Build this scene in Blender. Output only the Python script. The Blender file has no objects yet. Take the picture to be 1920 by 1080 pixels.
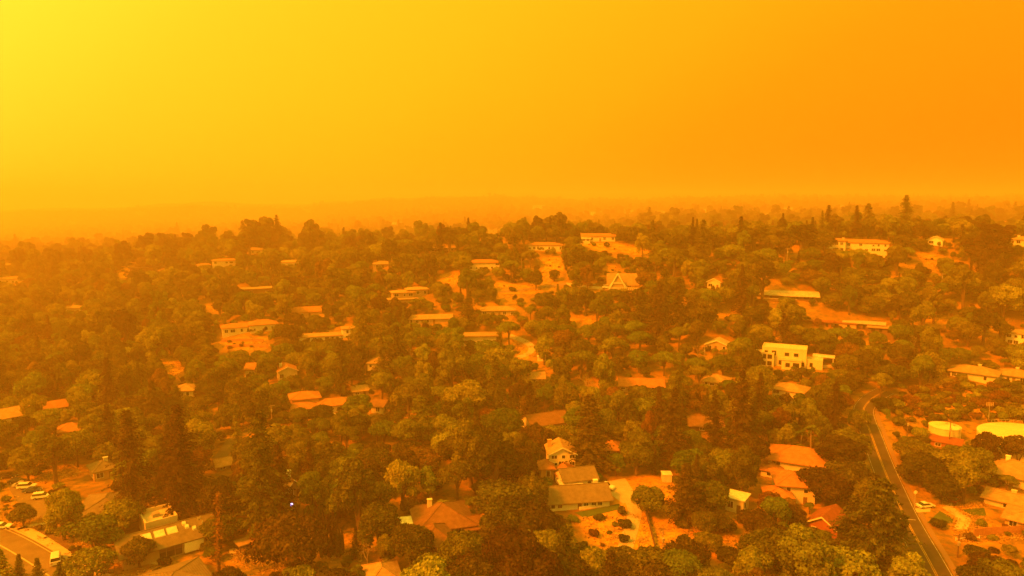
import bpy, math, random
import numpy as np
from mathutils import Vector, Matrix
from mathutils.geometry import delaunay_2d_cdt

# ------------------------------------------------------------------ camera, sky, sun, exposure
scene = bpy.context.scene
col = scene.collection
F, HZ, CAMZ = 1300.0, 380.0, 80.0          # focal length in photo pixels, horizon row, camera height in metres
PITCH = math.atan((540 - HZ) / F)
cam = bpy.data.cameras.new('camera')
cam.sensor_width = 36; cam.lens = 36 * F / 1920
cam.clip_start = 1.0; cam.clip_end = 20000
camo = bpy.data.objects.new('camera', cam); col.objects.link(camo)
camo.location = (0, 0, CAMZ); camo.rotation_euler = (math.pi / 2 - PITCH, 0, 0)
scene.camera = camo

SUN_AZ, SUN_EL = math.radians(-122), math.radians(42)        # azimuth from +Y, negative to the left
SUNV = Vector((math.sin(SUN_AZ) * math.cos(SUN_EL), math.cos(SUN_AZ) * math.cos(SUN_EL), math.sin(SUN_EL)))
world = bpy.data.worlds.new('World'); scene.world = world; world.use_nodes = True
nt = world.node_tree; nt.nodes.clear()
def N(t, typ, **kw):
    n = t.nodes.new(typ)
    for k, v in kw.items(): setattr(n, k, v)
    return n
tc = N(nt, 'ShaderNodeTexCoord')
sky = N(nt, 'ShaderNodeTexSky', sky_type='NISHITA', sun_disc=False, sun_elevation=SUN_EL, sun_rotation=SUN_AZ,
        air_density=2.0, dust_density=8.0, ozone_density=1.0)
tint = N(nt, 'ShaderNodeMix', data_type='RGBA', blend_type='MULTIPLY'); tint.inputs[0].default_value = 1
tint.inputs[7].default_value = (1.0, 0.18, 0.004, 1)        # smoke lets through the orange end only
nt.links.new(sky.outputs[0], tint.inputs[6])
bg1 = N(nt, 'ShaderNodeBackground'); bg1.inputs[1].default_value = 0.05
nt.links.new(tint.outputs[2], bg1.inputs[0])
dot = N(nt, 'ShaderNodeVectorMath', operation='DOT_PRODUCT'); dot.inputs[1].default_value = SUNV
nt.links.new(tc.outputs['Generated'], dot.inputs[0])
mr = N(nt, 'ShaderNodeMapRange'); mr.inputs[1].default_value = -1; mr.inputs[2].default_value = 1
nt.links.new(dot.outputs['Value'], mr.inputs[0])
cr = N(nt, 'ShaderNodeValToRGB'); cr.color_ramp.interpolation = 'B_SPLINE'
els = cr.color_ramp.elements
els[0].position = 0.0; els[0].color = (0.95, 0.10, 0.001, 1)
els[1].position = 1.0; els[1].color = (2.0, 1.1, 0.07, 1)
for p, c in ((0.16, (1.05, 0.14, 0.001)), (0.26, (1.15, 0.26, 0.0015)), (0.31, (1.2, 0.325, 0.003)), (0.40, (1.28, 0.44, 0.006)), (0.52, (1.4, 0.55, 0.013)), (0.61, (1.6, 0.78, 0.035)), (0.76, (1.8, 0.90, 0.05))):
    e = els.new(p); e.color = (*c, 1)
nt.links.new(mr.outputs[0], cr.inputs[0])
bg2 = N(nt, 'ShaderNodeBackground'); bg2.inputs[1].default_value = 0.51
nt.links.new(cr.outputs[0], bg2.inputs[0])
add = N(nt, 'ShaderNodeAddShader'); wo = N(nt, 'ShaderNodeOutputWorld')
nt.links.new(bg1.outputs[0], add.inputs[0]); nt.links.new(bg2.outputs[0], add.inputs[1])
nt.links.new(add.outputs[0], wo.inputs[0])

sun = bpy.data.lights.new('sun', 'SUN'); sun.energy = 5.0; sun.angle = math.radians(12); sun.color = (1.0, 0.205, 0.005)
suno = bpy.data.objects.new('sun', sun); col.objects.link(suno)
suno.rotation_euler = SUNV.to_track_quat('Z', 'Y').to_euler(); suno.location = (0, 0, 300)

scene.view_settings.view_transform = 'Standard'; scene.view_settings.look = 'None'
scene.view_settings.exposure = 1.15; scene.view_settings.gamma = 1.0
scene.view_settings.use_curve_mapping = False
scene.render.engine = 'CYCLES'
cy = scene.cycles
cy.max_bounces = 6; cy.diffuse_bounces = 3; cy.glossy_bounces = 2; cy.transmission_bounces = 2
cy.volume_bounces = 4; cy.transparent_max_bounces = 6
cy.use_denoising = True
HAZE_DENSITY = 0.00064

# ------------------------------------------------------------------ geometry of the view
CP, SP = math.cos(PITCH), math.sin(PITCH)
CAM = np.array([0, 0, CAMZ])
def ray(px, py):
    dx = (px - 960) / F; dy = -(py - 540) / F
    return np.array([dx, CP + dy * SP, -SP + dy * CP])
def proj(x, y, z):
    zf = y * CP - (z - CAMZ) * SP
    zf = np.where(np.abs(zf) < 1e-3, 1e-3, zf)
    return 960 + F * x / zf, 540 - F * (y * SP + (z - CAMZ) * CP) / zf, zf

# ------------------------------------------------------------------ terrain: valley floor, the long hillside, rolling land beyond, far mountain
COLS = [
 (-0.738, [(0,0),(150,0),(250,0),(330,2),(470,7),(590,14),(720,15),(1000,0),(1600,-26),(6000,-26)]),
 (-0.369, [(0,0),(150,0),(240,0),(300,6),(360,16),(440,24),(530,33),(582,40),(800,14),(1300,4),(2000,-5),(6000,-10)]),
 ( 0.0,   [(0,0),(150,0),(245,1),(275,5),(320,16),(340,25),(370,36),(410,44),(430,53),(452,59),(650,28),(1500,24),(2200,40),(2900,62),(6000,55)]),
 ( 0.369, [(0,0),(150,0),(195,2),(225,4),(255,9),(300,15.5),(320,26),(345,35),(365,46),(385,56),(398,59),(560,40),(1600,48),(2250,64),(2900,90),(6000,78)]),
 ( 0.738, [(0,0),(150,0),(200,1),(225,6),(265,11),(300,20),(330,34),(355,47),(375,57),(392,64),(560,46),(1600,56),(2250,70),(2900,88),(6000,80)])]
_yy = np.arange(0, 6001, 2.0)
_prof = []
for u, p in COLS:
    a = np.interp(_yy, [q[0] for q in p], [q[1] for q in p])
    k = np.exp(-0.5 * (np.arange(-15, 16) * 2 / 8.0) ** 2); k /= k.sum()
    _prof.append(np.convolve(np.pad(a, 15, mode='edge'), k, mode='valid'))
_prof = np.array(_prof); _us = np.array([c[0] for c in COLS])
def zfun(X, Y):
    X = np.asarray(X, float); Y = np.asarray(Y, float)
    Yc = np.clip(Y, 0, 5998); u = np.clip(X / np.maximum(Yc, 60), -0.738, 0.738)
    i = np.clip(np.searchsorted(_us, u) - 1, 0, 3); t = (u - _us[i]) / (_us[i + 1] - _us[i]); t = t * t * (3 - 2 * t)
    j = (Yc / 2).astype(int); s = Yc / 2 - j; j2 = np.minimum(j + 1, len(_yy) - 1)
    za = _prof[i, j] * (1 - s) + _prof[i, j2] * s
    zb = _prof[i + 1, j] * (1 - s) + _prof[i + 1, j2] * s
    z = za * (1 - t) + zb * t
    amp = np.clip((Y - 190) / 150, 0, 1) * np.clip(1.0 + (Y - 450) / 300, 1, 3)
    z = z + amp * (1.2 * np.sin(X / 23 + 1.3) * np.sin(Y / 19 + .4) + 1.0 * np.sin(X / 41 - Y / 37 + 2) + .5 * np.sin(X / 11 + Y / 13))
    m = np.exp(-((Y - 3250) / 330) ** 2) * np.clip((500 - X) / 900, 0, 1)
    z = z + m * (78 + 10 * np.sin(X / 310) + 6 * np.sin(X / 120 + 1))
    return z
def axis(lo, hi, flo, fhi, step):
    out = [flo]
    while out[-1] < fhi: out.append(out[-1] + step)
    st = step; a = []; v = flo
    while v > lo: st *= 1.12; v -= st; a.append(v)
    st = step; v = out[-1]
    while v < hi: st *= 1.12; v += st; out.append(v)
    return np.array(a[::-1] + out)
GX = axis(-3600, 3600, -470, 470, 3.0); GY = axis(-350, 3600, 90, 640, 3.0)
GZ = zfun(*np.meshgrid(GX, GY, indexing='ij'))
def height(x, y):
    x = np.asarray(x, float); y = np.asarray(y, float)
    i = np.clip(np.searchsorted(GX, x) - 1, 0, len(GX) - 2); j = np.clip(np.searchsorted(GY, y) - 1, 0, len(GY) - 2)
    s = (x - GX[i]) / (GX[i + 1] - GX[i]); t = (y - GY[j]) / (GY[j + 1] - GY[j])
    return GZ[i, j] * (1 - s) * (1 - t) + GZ[i + 1, j] * s * (1 - t) + GZ[i, j + 1] * (1 - s) * t + GZ[i + 1, j + 1] * s * t
_ts = np.concatenate([np.arange(60, 700, 0.5), np.arange(700, 3400, 4.0)])
def at(px, py):
    "where the sight line through a photo pixel meets the ground"
    d = ray(px, py)
    x = d[0] * _ts; y = d[1] * _ts; z = CAMZ + d[2] * _ts
    k = np.nonzero(z <= height(x, y))[0]
    t = _ts[k[0]] if len(k) else 1500.0
    return Vector((d[0] * t, d[1] * t, float(height(d[0] * t, d[1] * t))))
def mpp(p):
    "metres per photo pixel at a point"
    return (p.y * CP - (p.z - CAMZ) * SP) / F

# ------------------------------------------------------------------ mesh helpers
class MB:
    def __init__(s): s.v = []; s.f = []; s.m = []
    def face(s, pts, m=0):
        k = len(s.v); s.v += [tuple(p) for p in pts]; s.f.append(tuple(range(k, k + len(pts)))); s.m.append(m)
    def box(s, x0, x1, y0, y1, z0, z1, m=0):
        k = len(s.v)
        s.v += [(x0,y0,z0),(x1,y0,z0),(x1,y1,z0),(x0,y1,z0),(x0,y0,z1),(x1,y0,z1),(x1,y1,z1),(x0,y1,z1)]
        for q in ((3,2,1,0),(4,5,6,7),(0,1,5,4),(1,2,6,5),(2,3,7,6),(3,0,4,7)):
            s.f.append(tuple(k + i for i in q)); s.m.append(m)
    def loft(s, rings, m=0, cap=True):
        n = len(rings[0]); k = len(s.v)
        for r in rings: s.v += [tuple(p) for p in r]
        for a in range(len(rings) - 1):
            for i in range(n):
                j = (i + 1) % n
                s.f.append((k + a*n + i, k + a*n + j, k + (a+1)*n + j, k + (a+1)*n + i)); s.m.append(m)
        if cap:
            s.f.append(tuple(k + i for i in range(n))[::-1]); s.m.append(m)
            s.f.append(tuple(k + (len(rings)-1)*n + i for i in range(n))); s.m.append(m)
    def tube(s, pts, rad, n=6, m=0):
        rings = []
        for a, p in enumerate(pts):
            p = Vector(p); q0 = Vector(pts[max(a-1, 0)]); q1 = Vector(pts[min(a+1, len(pts)-1)])
            d = (q1 - q0).normalized() if (q1 - q0).length > 1e-6 else Vector((0,0,1))
            x = d.orthogonal().normalized(); y = d.cross(x)
            r = rad[a] if isinstance(rad, (list, tuple)) else rad
            rings.append([p + (x * math.cos(2*math.pi*i/n) + y * math.sin(2*math.pi*i/n)) * r for i in range(n)])
        s.loft(rings, m)
    def lathe(s, prof, n=32, c=(0,0), m=0):
        s.loft([[(c[0] + r*math.cos(2*math.pi*i/n), c[1] + r*math.sin(2*math.pi*i/n), z) for i in range(n)] for r, z in prof], m)
    def mesh(s, name, mats):
        me = bpy.data.meshes.new(name); me.from_pydata(s.v, [], s.f)
        for mt in (mats if isinstance(mats, (list, tuple)) else [mats]): me.materials.append(mt)
        if any(s.m): me.polygons.foreach_set('material_index', s.m)
        me.update(); return me
def link(name, data, parent=None, loc=None, rz=None):
    o = bpy.data.objects.new(name, data); col.objects.link(o)
    if parent is not None: o.parent = parent
    if loc is not None: o.location = loc
    if rz is not None: o.rotation_euler = (0, 0, rz)
    return o
def tag(o, label, cat, group=None, kind=None):
    if label: o['label'] = label
    if cat: o['category'] = cat
    if group: o['group'] = group
    if kind: o['kind'] = kind
    return o
def np_mesh(name, V, Fc, mats, rnd=None):
    V = np.asarray(V, np.float32); Fc = np.asarray(Fc, np.int32); n, k = Fc.shape
    me = bpy.data.meshes.new(name)
    me.vertices.add(len(V)); me.vertices.foreach_set('co', V.ravel())
    me.loops.add(n * k); me.loops.foreach_set('vertex_index', Fc.ravel())
    me.polygons.add(n); me.polygons.foreach_set('loop_start', np.arange(0, n * k, k, dtype=np.int32))
    me.polygons.foreach_set('loop_total', np.full(n, k, np.int32))
    for mt in mats: me.materials.append(mt)
    if rnd is not None:
        a = me.attributes.new('rnd', 'FLOAT', 'FACE'); a.data.foreach_set('value', np.asarray(rnd, np.float32))
    me.update(calc_edges=True)
    return me

# ------------------------------------------------------------------ materials
def mat(name, c1, c2=None, scale=1.0, rough=0.85, spec=0.3, detail=4.0, bump=0.0, metal=0.0, coord='Object', stretch=None):
    m = bpy.data.materials.new(name); m.use_nodes = True; t = m.node_tree
    b = t.nodes['Principled BSDF']; b.inputs['Roughness'].default_value = rough
    b.inputs['Specular IOR Level'].default_value = spec; b.inputs['Metallic'].default_value = metal
    if c2 is None: b.inputs['Base Color'].default_value = (*c1, 1); return m
    tcn = N(t, 'ShaderNodeTexCoord'); src = tcn.outputs[coord]
    if stretch:
        mp = N(t, 'ShaderNodeMapping'); mp.inputs['Scale'].default_value = stretch
        t.links.new(src, mp.inputs[0]); src = mp.outputs[0]
    nz = N(t, 'ShaderNodeTexNoise'); nz.inputs['Scale'].default_value = scale; nz.inputs['Detail'].default_value = detail
    nz.inputs['Roughness'].default_value = 0.65
    t.links.new(src, nz.inputs['Vector'])
    mx = N(t, 'ShaderNodeMix', data_type='RGBA'); mx.inputs[6].default_value = (*c1, 1); mx.inputs[7].default_value = (*c2, 1)
    mp2 = N(t, 'ShaderNodeMapRange'); mp2.inputs[1].default_value = 0.3; mp2.inputs[2].default_value = 0.7
    t.links.new(nz.outputs[0], mp2.inputs[0]); t.links.new(mp2.outputs[0], mx.inputs[0]); t.links.new(mx.outputs[2], b.inputs['Base Color'])
    if bump:
        bp = N(t, 'ShaderNodeBump'); bp.inputs['Strength'].default_value = bump; bp.inputs['Distance'].default_value = 0.2
        t.links.new(nz.outputs[0], bp.inputs['Height']); t.links.new(bp.outputs[0], b.inputs['Normal'])
    return m
M = {}
WALLS = dict(cream=(.62,.53,.40), white=(.76,.72,.63), tan=(.40,.29,.19), brown=(.17,.10,.065), orange=(.50,.30,.16), red=(.28,.10,.06), grey=(.34,.30,.25))
for k, c in WALLS.items():
    M['w_' + k] = mat('wall_' + k, tuple(v * .82 for v in c), c, .6, .9, .2, stretch=(1, 1, .35))
ROOFS = dict(tile=(.40,.17,.075), tiletan=(.42,.255,.135), brown=(.20,.105,.055), olive=(.19,.15,.095), gravel=(.50,.43,.33), dark=(.075,.055,.045), white=(.74,.70,.60), red=(.26,.085,.05), tanroof=(.36,.24,.13))
def roofmat(name, c):
    m = mat('roof_' + name, tuple(v * .6 for v in c), tuple(v * 1.08 for v in c), .8, .9, .15, 8.0)
    t = m.node_tree; b = t.nodes['Principled BSDF']
    tcn = N(t, 'ShaderNodeTexCoord'); wv = N(t, 'ShaderNodeTexWave', wave_type='BANDS', bands_direction='Z')
    wv.inputs['Scale'].default_value = 2.2; wv.inputs['Distortion'].default_value = .6; wv.inputs['Detail'].default_value = 2
    t.links.new(tcn.outputs['Object'], wv.inputs['Vector'])
    bp = N(t, 'ShaderNodeBump'); bp.inputs['Strength'].default_value = .5; bp.inputs['Distance'].default_value = .12
    t.links.new(wv.outputs[0], bp.inputs['Height']); t.links.new(bp.outputs[0], b.inputs['Normal'])
    return m
for k, c in ROOFS.items(): M['r_' + k] = roofmat(k, c)
M['glass'] = mat('window_glass', (.02,.02,.02), rough=.12, spec=.6)
M['trim'] = mat('white_trim', (.62,.58,.5), (.74,.7,.62), 1.5)
M['darktrim'] = mat('dark_trim', (.07,.05,.04), (.1,.07,.05), 2)
M['asphalt'] = mat('asphalt', (.045,.038,.034), (.085,.07,.058), .35, .92, .2, 8, .1)
M['asphalt_old'] = mat('worn_asphalt', (.12,.088,.05), (.20,.145,.08), .25, .92, .2, 8, .1)
M['gravel_drive'] = mat('gravel_drive', (.34,.27,.17), (.46,.36,.23), .5, .95, .1, 8, .2)
M['concrete'] = mat('concrete', (.40,.31,.18), (.54,.42,.25), .5, .9, .2, 6)
M['paint_white'] = mat('road_paint_white', (.2,.17,.14), (.52,.47,.4), .6)
M['paint_yellow'] = mat('road_paint_yellow', (.26,.16,.05), (.5,.33,.08), .6)
M['lawn'] = mat('lawn_grass', (.045,.075,.02), (.08,.12,.03), .8, .95, .1, 8, .3)
M['mulch'] = mat('planting_mulch', (.09,.055,.03), (.17,.10,.05), .7, .95, .1, 8, .3)
M['wood'] = mat('weathered_wood', (.16,.10,.06), (.26,.17,.10), 3, .9, .2, 5, stretch=(6, 6, .6))
M['pole'] = mat('pole_wood', (.10,.065,.04), (.17,.11,.07), 3, .9, .2, 5, stretch=(6, 6, .6))
M['bark'] = mat('bark', (.07,.045,.03), (.15,.10,.065), 2.5, .95, .1, 6, .4, stretch=(3, 3, .5))
M['palebark'] = mat('pale_bark', (.22,.16,.11), (.36,.28,.2), 2.5, .95, .1, 6, .3, stretch=(3, 3, .5))
M['metal'] = mat('galvanised_metal', (.4,.38,.34), (.5,.47,.42), 2, .5, .5, metal=.6)
M['tank'] = mat('tank_paint', (.58,.50,.30), (.68,.60,.38), .22, .5, .4, 5, stretch=(1, 1, .3))
M['rubber'] = mat('rubber', (.02,.02,.02), rough=.9)
M['terracotta_wall'] = mat('clay_fence', (.30,.13,.065), (.40,.18,.09), 1.2)
def carpaint(name, c):
    m = mat('car_paint_' + name, c, rough=.3, spec=.5); m.node_tree.nodes['Principled BSDF'].inputs['Coat Weight'].default_value = .5; return m
for k, c in dict(white=(.75,.73,.68), silver=(.42,.41,.4), black=(.02,.02,.02), red=(.22,.03,.02), blue=(.03,.06,.13), tan=(.35,.27,.17)).items(): M['car_' + k] = carpaint(k, c)
M['lamp_blue'] = bpy.data.materials.new('lit_blue_lamp'); M['lamp_blue'].use_nodes = True
_b = M['lamp_blue'].node_tree.nodes['Principled BSDF']; _b.inputs['Emission Color'].default_value = (.45,.35,1,1); _b.inputs['Emission Strength'].default_value = 2
M['light_clear'] = mat('headlight_glass', (.7,.68,.6), rough=.2)
M['light_red'] = mat('tail_light_glass', (.3,.02,.01), rough=.2)

def leafmat(name, dark, light, transl=.22):
    m = bpy.data.materials.new('foliage_' + name); m.use_nodes = True; t = m.node_tree; t.nodes.clear()
    at_ = N(t, 'ShaderNodeAttribute', attribute_name='rnd'); oi = N(t, 'ShaderNodeObjectInfo')
    mx = N(t, 'ShaderNodeMix', data_type='RGBA'); mx.inputs[6].default_value = (*dark, 1); mx.inputs[7].default_value = (*light, 1)
    t.links.new(at_.outputs['Fac'], mx.inputs[0])
    hs = N(t, 'ShaderNodeHueSaturation')
    m1 = N(t, 'ShaderNodeMapRange'); m1.inputs[3].default_value = .482; m1.inputs[4].default_value = .535
    m2 = N(t, 'ShaderNodeMapRange'); m2.inputs[3].default_value = .68; m2.inputs[4].default_value = 1.3
    mm = N(t, 'ShaderNodeMath', operation='MULTIPLY'); mm.inputs[1].default_value = 7.31
    fr = N(t, 'ShaderNodeMath', operation='FRACT')
    t.links.new(oi.outputs['Random'], m1.inputs[0]); t.links.new(oi.outputs['Random'], mm.inputs[0]); t.links.new(mm.outputs[0], fr.inputs[0])
    t.links.new(fr.outputs[0], m2.inputs[0]); t.links.new(m1.outputs[0], hs.inputs['Hue']); t.links.new(m2.outputs[0], hs.inputs['Value'])
    t.links.new(mx.outputs[2], hs.inputs['Color'])
    d = N(t, 'ShaderNodeBsdfDiffuse'); tr = N(t, 'ShaderNodeBsdfTranslucent'); ms = N(t, 'ShaderNodeMixShader'); ms.inputs[0].default_value = transl
    t.links.new(hs.outputs[0], d.inputs[0]); t.links.new(hs.outputs[0], tr.inputs[0])
    t.links.new(d.outputs[0], ms.inputs[1]); t.links.new(tr.outputs[0], ms.inputs[2])
    o = N(t, 'ShaderNodeOutputMaterial'); t.links.new(ms.outputs[0], o.inputs[0])
    return m
LEAF = {'dark': leafmat('dark', (.028,.030,.010), (.12,.122,.030)),
        'olive': leafmat('olive', (.05,.056,.013), (.205,.215,.042)),
        'green': leafmat('green', (.05,.075,.016), (.15,.20,.042)),
        'yellow': leafmat('yellowish', (.10,.115,.02), (.29,.29,.055)),
        'russet': leafmat('russet', (.065,.036,.012), (.20,.105,.032)),
        'red': leafmat('red', (.10,.04,.015), (.22,.085,.03)),
        'deep': leafmat('deep', (.024,.018,.008), (.095,.068,.024))}
WORD = {'dark': 'dark green', 'olive': 'olive green', 'green': 'fresh green', 'yellow': 'yellowish green', 'russet': 'rusty brown', 'red': 'reddish', 'deep': 'deep brownish green'}
# ------------------------------------------------------------------ open places (photo pixels), then the ground
CLEAR = [
 [(1130,905),(1200,893),(1262,898),(1262,955),(1330,985),(1378,990),(1385,1060),(1345,1050),(1300,1020),(1275,1030),(1230,1035),(1160,1042),(1095,1010),(1085,962),(1160,950)],
 [(1335,960),(1378,972),(1372,990),(1335,985)],
 [(1014,482),(1052,482),(1054,520),(1030,535),(1012,520)], [(925,528),(985,534),(1050,540),(1000,550),(935,548)],
 [(1078,455),(1165,456),(1228,474),(1210,480),(1140,470)], [(1128,498),(1160,498),(1150,512)],
 [(1712,475),(1762,475),(1758,505),(1735,496)], [(1058,588),(1128,602),(1092,612)], [(1238,608),(1275,588),(1272,612)],
 [(1330,592),(1385,568),(1392,580),(1340,602)], [(375,566),(416,580),(412,588),(378,578)], [(430,795),(500,803),(508,826),(450,812)],
 [(302,665),(345,690),(335,716),(305,690)], [(818,518),(862,505),(852,538)], [(1755,645),(1868,625),(1862,642),(1790,647)],
 [(1700,740),(1780,700),(1790,716),(1720,748)], [(-40,925),(18,925),(18,902),(45,903),(88,928),(95,975),(175,1010),(235,1055),(300,1066),(300,1100),(-40,1100)],
 [(60,893),(140,868),(152,893),(72,908)], [(430,1034),(520,1018),(522,1072),(440,1064)], [(600,1000),(640,1000),(642,1045),(604,1045)],
 [(1766,950),(1845,940),(1848,985),(1790,1000)], [(1800,992),(1925,988),(1925,1014),(1795,1018)], [(960,628),(1000,645),(998,672),(968,672)],
 [(1640,770),(1660,815),(1690,900),(1675,905),(1655,860)], [(200,488),(295,472),(295,480),(240,500)], [(672,770),(718,762),(722,778)],
 [(400,640),(500,628),(505,655),(420,655)], [(1700,590),(1790,590),(1770,600),(1700,600)], [(215,500),(245,495),(240,520),(225,522)]]
SCRUB = [[(1690,742),(1780,728),(1925,722),(1925,792),(1840,790),(1740,790),(1680,775)]]
def inpoly(px, py, poly):
    px = np.asarray(px, float); py = np.asarray(py, float); c = np.zeros(px.shape, bool); n = len(poly)
    for i in range(n):
        x1, y1 = poly[i]; x2, y2 = poly[(i + 1) % n]
        if y1 == y2: continue
        c ^= ((y1 > py) != (y2 > py)) & (px < (x2 - x1) * (py - y1) / (y2 - y1) + x1)
    return c
gx, gy = np.meshgrid(GX, GY, indexing='ij')
gpx, gpy, gzf = proj(gx, gy, GZ)
bare = np.zeros(gx.shape)
for p in CLEAR: bare[inpoly(gpx, gpy, p) & (gy > 100) & (gy < 620)] = 1
bare[inpoly(gpx, gpy, CLEAR[16]) & (gy > 100) & (gy < 620)] = .42
for p in SCRUB: bare[inpoly(gpx, gpy, p) & (gy > 100) & (gy < 400)] = .7
for _ in range(1):
    b2 = bare.copy(); b2[1:-1, 1:-1] = (bare[1:-1, 1:-1] * 2 + bare[:-2, 1:-1] + bare[2:, 1:-1] + bare[1:-1, :-2] + bare[1:-1, 2:]) / 6; bare = b2
def ground_material():
    m = bpy.data.materials.new('hillside_ground'); m.use_nodes = True; t = m.node_tree; b = t.nodes['Principled BSDF']
    b.inputs['Roughness'].default_value = .95; b.inputs['Specular IOR Level'].default_value = .1
    a = N(t, 'ShaderNodeAttribute', attribute_name='bare'); tcn = N(t, 'ShaderNodeTexCoord')
    n1 = N(t, 'ShaderNodeTexNoise'); n1.inputs['Scale'].default_value = .055; n1.inputs['Detail'].default_value = 8
    n2 = N(t, 'ShaderNodeTexNoise'); n2.inputs['Scale'].default_value = .45; n2.inputs['Detail'].default_value = 6; n2.inputs['Roughness'].default_value = .7
    for n in (n1, n2): t.links.new(tcn.outputs['Object'], n.inputs['Vector'])
    def mix(c1, c2, fac, lo=.35, hi=.65):
        x = N(t, 'ShaderNodeMix', data_type='RGBA')
        for k, c in ((6, c1), (7, c2)):
            if isinstance(c, tuple): x.inputs[k].default_value = (*c, 1)
            else: t.links.new(c, x.inputs[k])
        r = N(t, 'ShaderNodeMapRange'); r.inputs[1].default_value = lo; r.inputs[2].default_value = hi
        t.links.new(fac, r.inputs[0]); t.links.new(r.outputs[0], x.inputs[0]); return x.outputs[2]
    dirt = mix((.42,.185,.03), (.64,.31,.045), n1.outputs[0], .4, .6)
    dirt = mix(dirt, (.48,.235,.035), n2.outputs[0], .40, .66)
    dirt = mix((.17,.09,.04), dirt, n2.outputs[0], .30, .44)
    lit = mix((.20,.10,.025), (.32,.17,.035), n1.outputs[0], .42, .58)
    lit = mix(lit, (.11,.085,.035), n2.outputs[0], .45, .62)
    n3 = N(t, 'ShaderNodeTexNoise'); n3.inputs['Scale'].default_value = .17; n3.inputs['Detail'].default_value = 9; n3.inputs['Roughness'].default_value = .75
    t.links.new(tcn.outputs['Object'], n3.inputs['Vector'])
    dirt = mix(dirt, (.24,.15,.06), n3.outputs[0], .53, .62)
    c = mix(lit, dirt, a.outputs['Fac'], .25, .75)
    t.links.new(c, b.inputs['Base Color'])
    bp = N(t, 'ShaderNodeBump'); bp.inputs['Strength'].default_value = .6; bp.inputs['Distance'].default_value = .5
    t.links.new(n2.outputs[0], bp.inputs['Height']); t.links.new(bp.outputs[0], b.inputs['Normal'])
    return m
nx, ny = gx.shape
idx = np.arange(nx * ny).reshape(nx, ny)
gf = np.stack([idx[:-1, :-1], idx[1:, :-1], idx[1:, 1:], idx[:-1, 1:]], -1).reshape(-1, 4)
gme = np_mesh('ground', np.stack([gx, gy, GZ], -1).reshape(-1, 3), gf, [ground_material()])
ga = gme.attributes.new('bare', 'FLOAT', 'POINT'); ga.data.foreach_set('value', bare.ravel().astype(np.float32))
gme.shade_smooth()
ground = link('ground', gme); ground['kind'] = 'structure'

def spline(pts, step=2.0):
    P = [Vector((p[0], p[1], 0)) for p in pts]; P = [P[0] * 2 - P[1]] + P + [P[-1] * 2 - P[-2]]; out = []
    for i in range(1, len(P) - 2):
        n = max(2, int((P[i+1] - P[i]).length / step))
        for k in range(n):
            t = k / n; a, b, c, d = P[i-1], P[i], P[i+1], P[i+2]
            out.append(.5 * ((2*b) + (-a + c)*t + (2*a - 5*b + 4*c - d)*t*t + (-a + 3*b - 3*c + d)*t*t*t))
    return out + [P[-2]]
ROADS = []
def ribbon(name, path, width, off, m, lateral=0.0, parent=None, keep=None):
    n = max(2, int(width / 1.2) + 1); V = []; Fc = []
    for i, p in enumerate(path):
        d = (path[min(i+1, len(path)-1)] - path[max(i-1, 0)]).normalized(); s = Vector((d.y, -d.x, 0))
        for k in range(n):
            q = p + s * (lateral - width / 2 + width * k / (n - 1)); V.append((q.x, q.y, float(height(q.x, q.y)) + off))
    for i in range(len(path) - 1):
        if keep and not keep(i): continue
        for k in range(n - 1): Fc.append((i*n + k, i*n + k + 1, (i+1)*n + k + 1, (i+1)*n + k))
    o = link(name, np_mesh(name, V, Fc, [m]), parent)
    if parent is None: o['kind'] = 'structure'
    return o
def pxpath(pts): return spline([at(*p) for p in pts])
def road(name, pts, width, m, off=.10, margin=1.0):
    p = pxpath(pts); ROADS.append((p, width / 2 + margin)); return ribbon(name, p, width, off, m), p
PATCHES = []
def patch(name, pts, m, off, step=2.5, kind='structure'):
    PATCHES.append(pts)
    W = [at(*p) for p in pts]; B = []
    for i in range(len(W)):
        a, b = W[i], W[(i+1) % len(W)]; n = max(1, int((b - a).length / step))
        for k in range(n): B.append(Vector((a.x + (b.x-a.x)*k/n, a.y + (b.y-a.y)*k/n)))
    poly = [(p.x, p.y) for p in B]
    xs = np.arange(min(p.x for p in B), max(p.x for p in B), step); ys = np.arange(min(p.y for p in B), max(p.y for p in B), step)
    X, Y = np.meshgrid(xs, ys); k = inpoly(X, Y, poly)
    I = [Vector((a, b)) for a, b in zip(X[k], Y[k])]
    v, e, f, _, _, _ = delaunay_2d_cdt(B + I, [(i, (i+1) % len(B)) for i in range(len(B))], [], 1, 1e-4)
    tris = [t for t in f if len(t) == 3]
    V = [(p.x, p.y, float(height(p.x, p.y)) + off) for p in v]
    T = []
    for a, b, c in tris:
        cx, cy_ = (V[a][0] + V[b][0] + V[c][0]) / 3, (V[a][1] + V[b][1] + V[c][1]) / 3
        if inpoly(np.array([cx]), np.array([cy_]), poly)[0]:
            cr_ = (V[b][0]-V[a][0])*(V[c][1]-V[a][1]) - (V[b][1]-V[a][1])*(V[c][0]-V[a][0])
            T.append((a, b, c) if cr_ > 0 else (a, c, b))
    o = link(name, np_mesh(name, V, T, [m])); o['kind'] = kind
    return o

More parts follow.
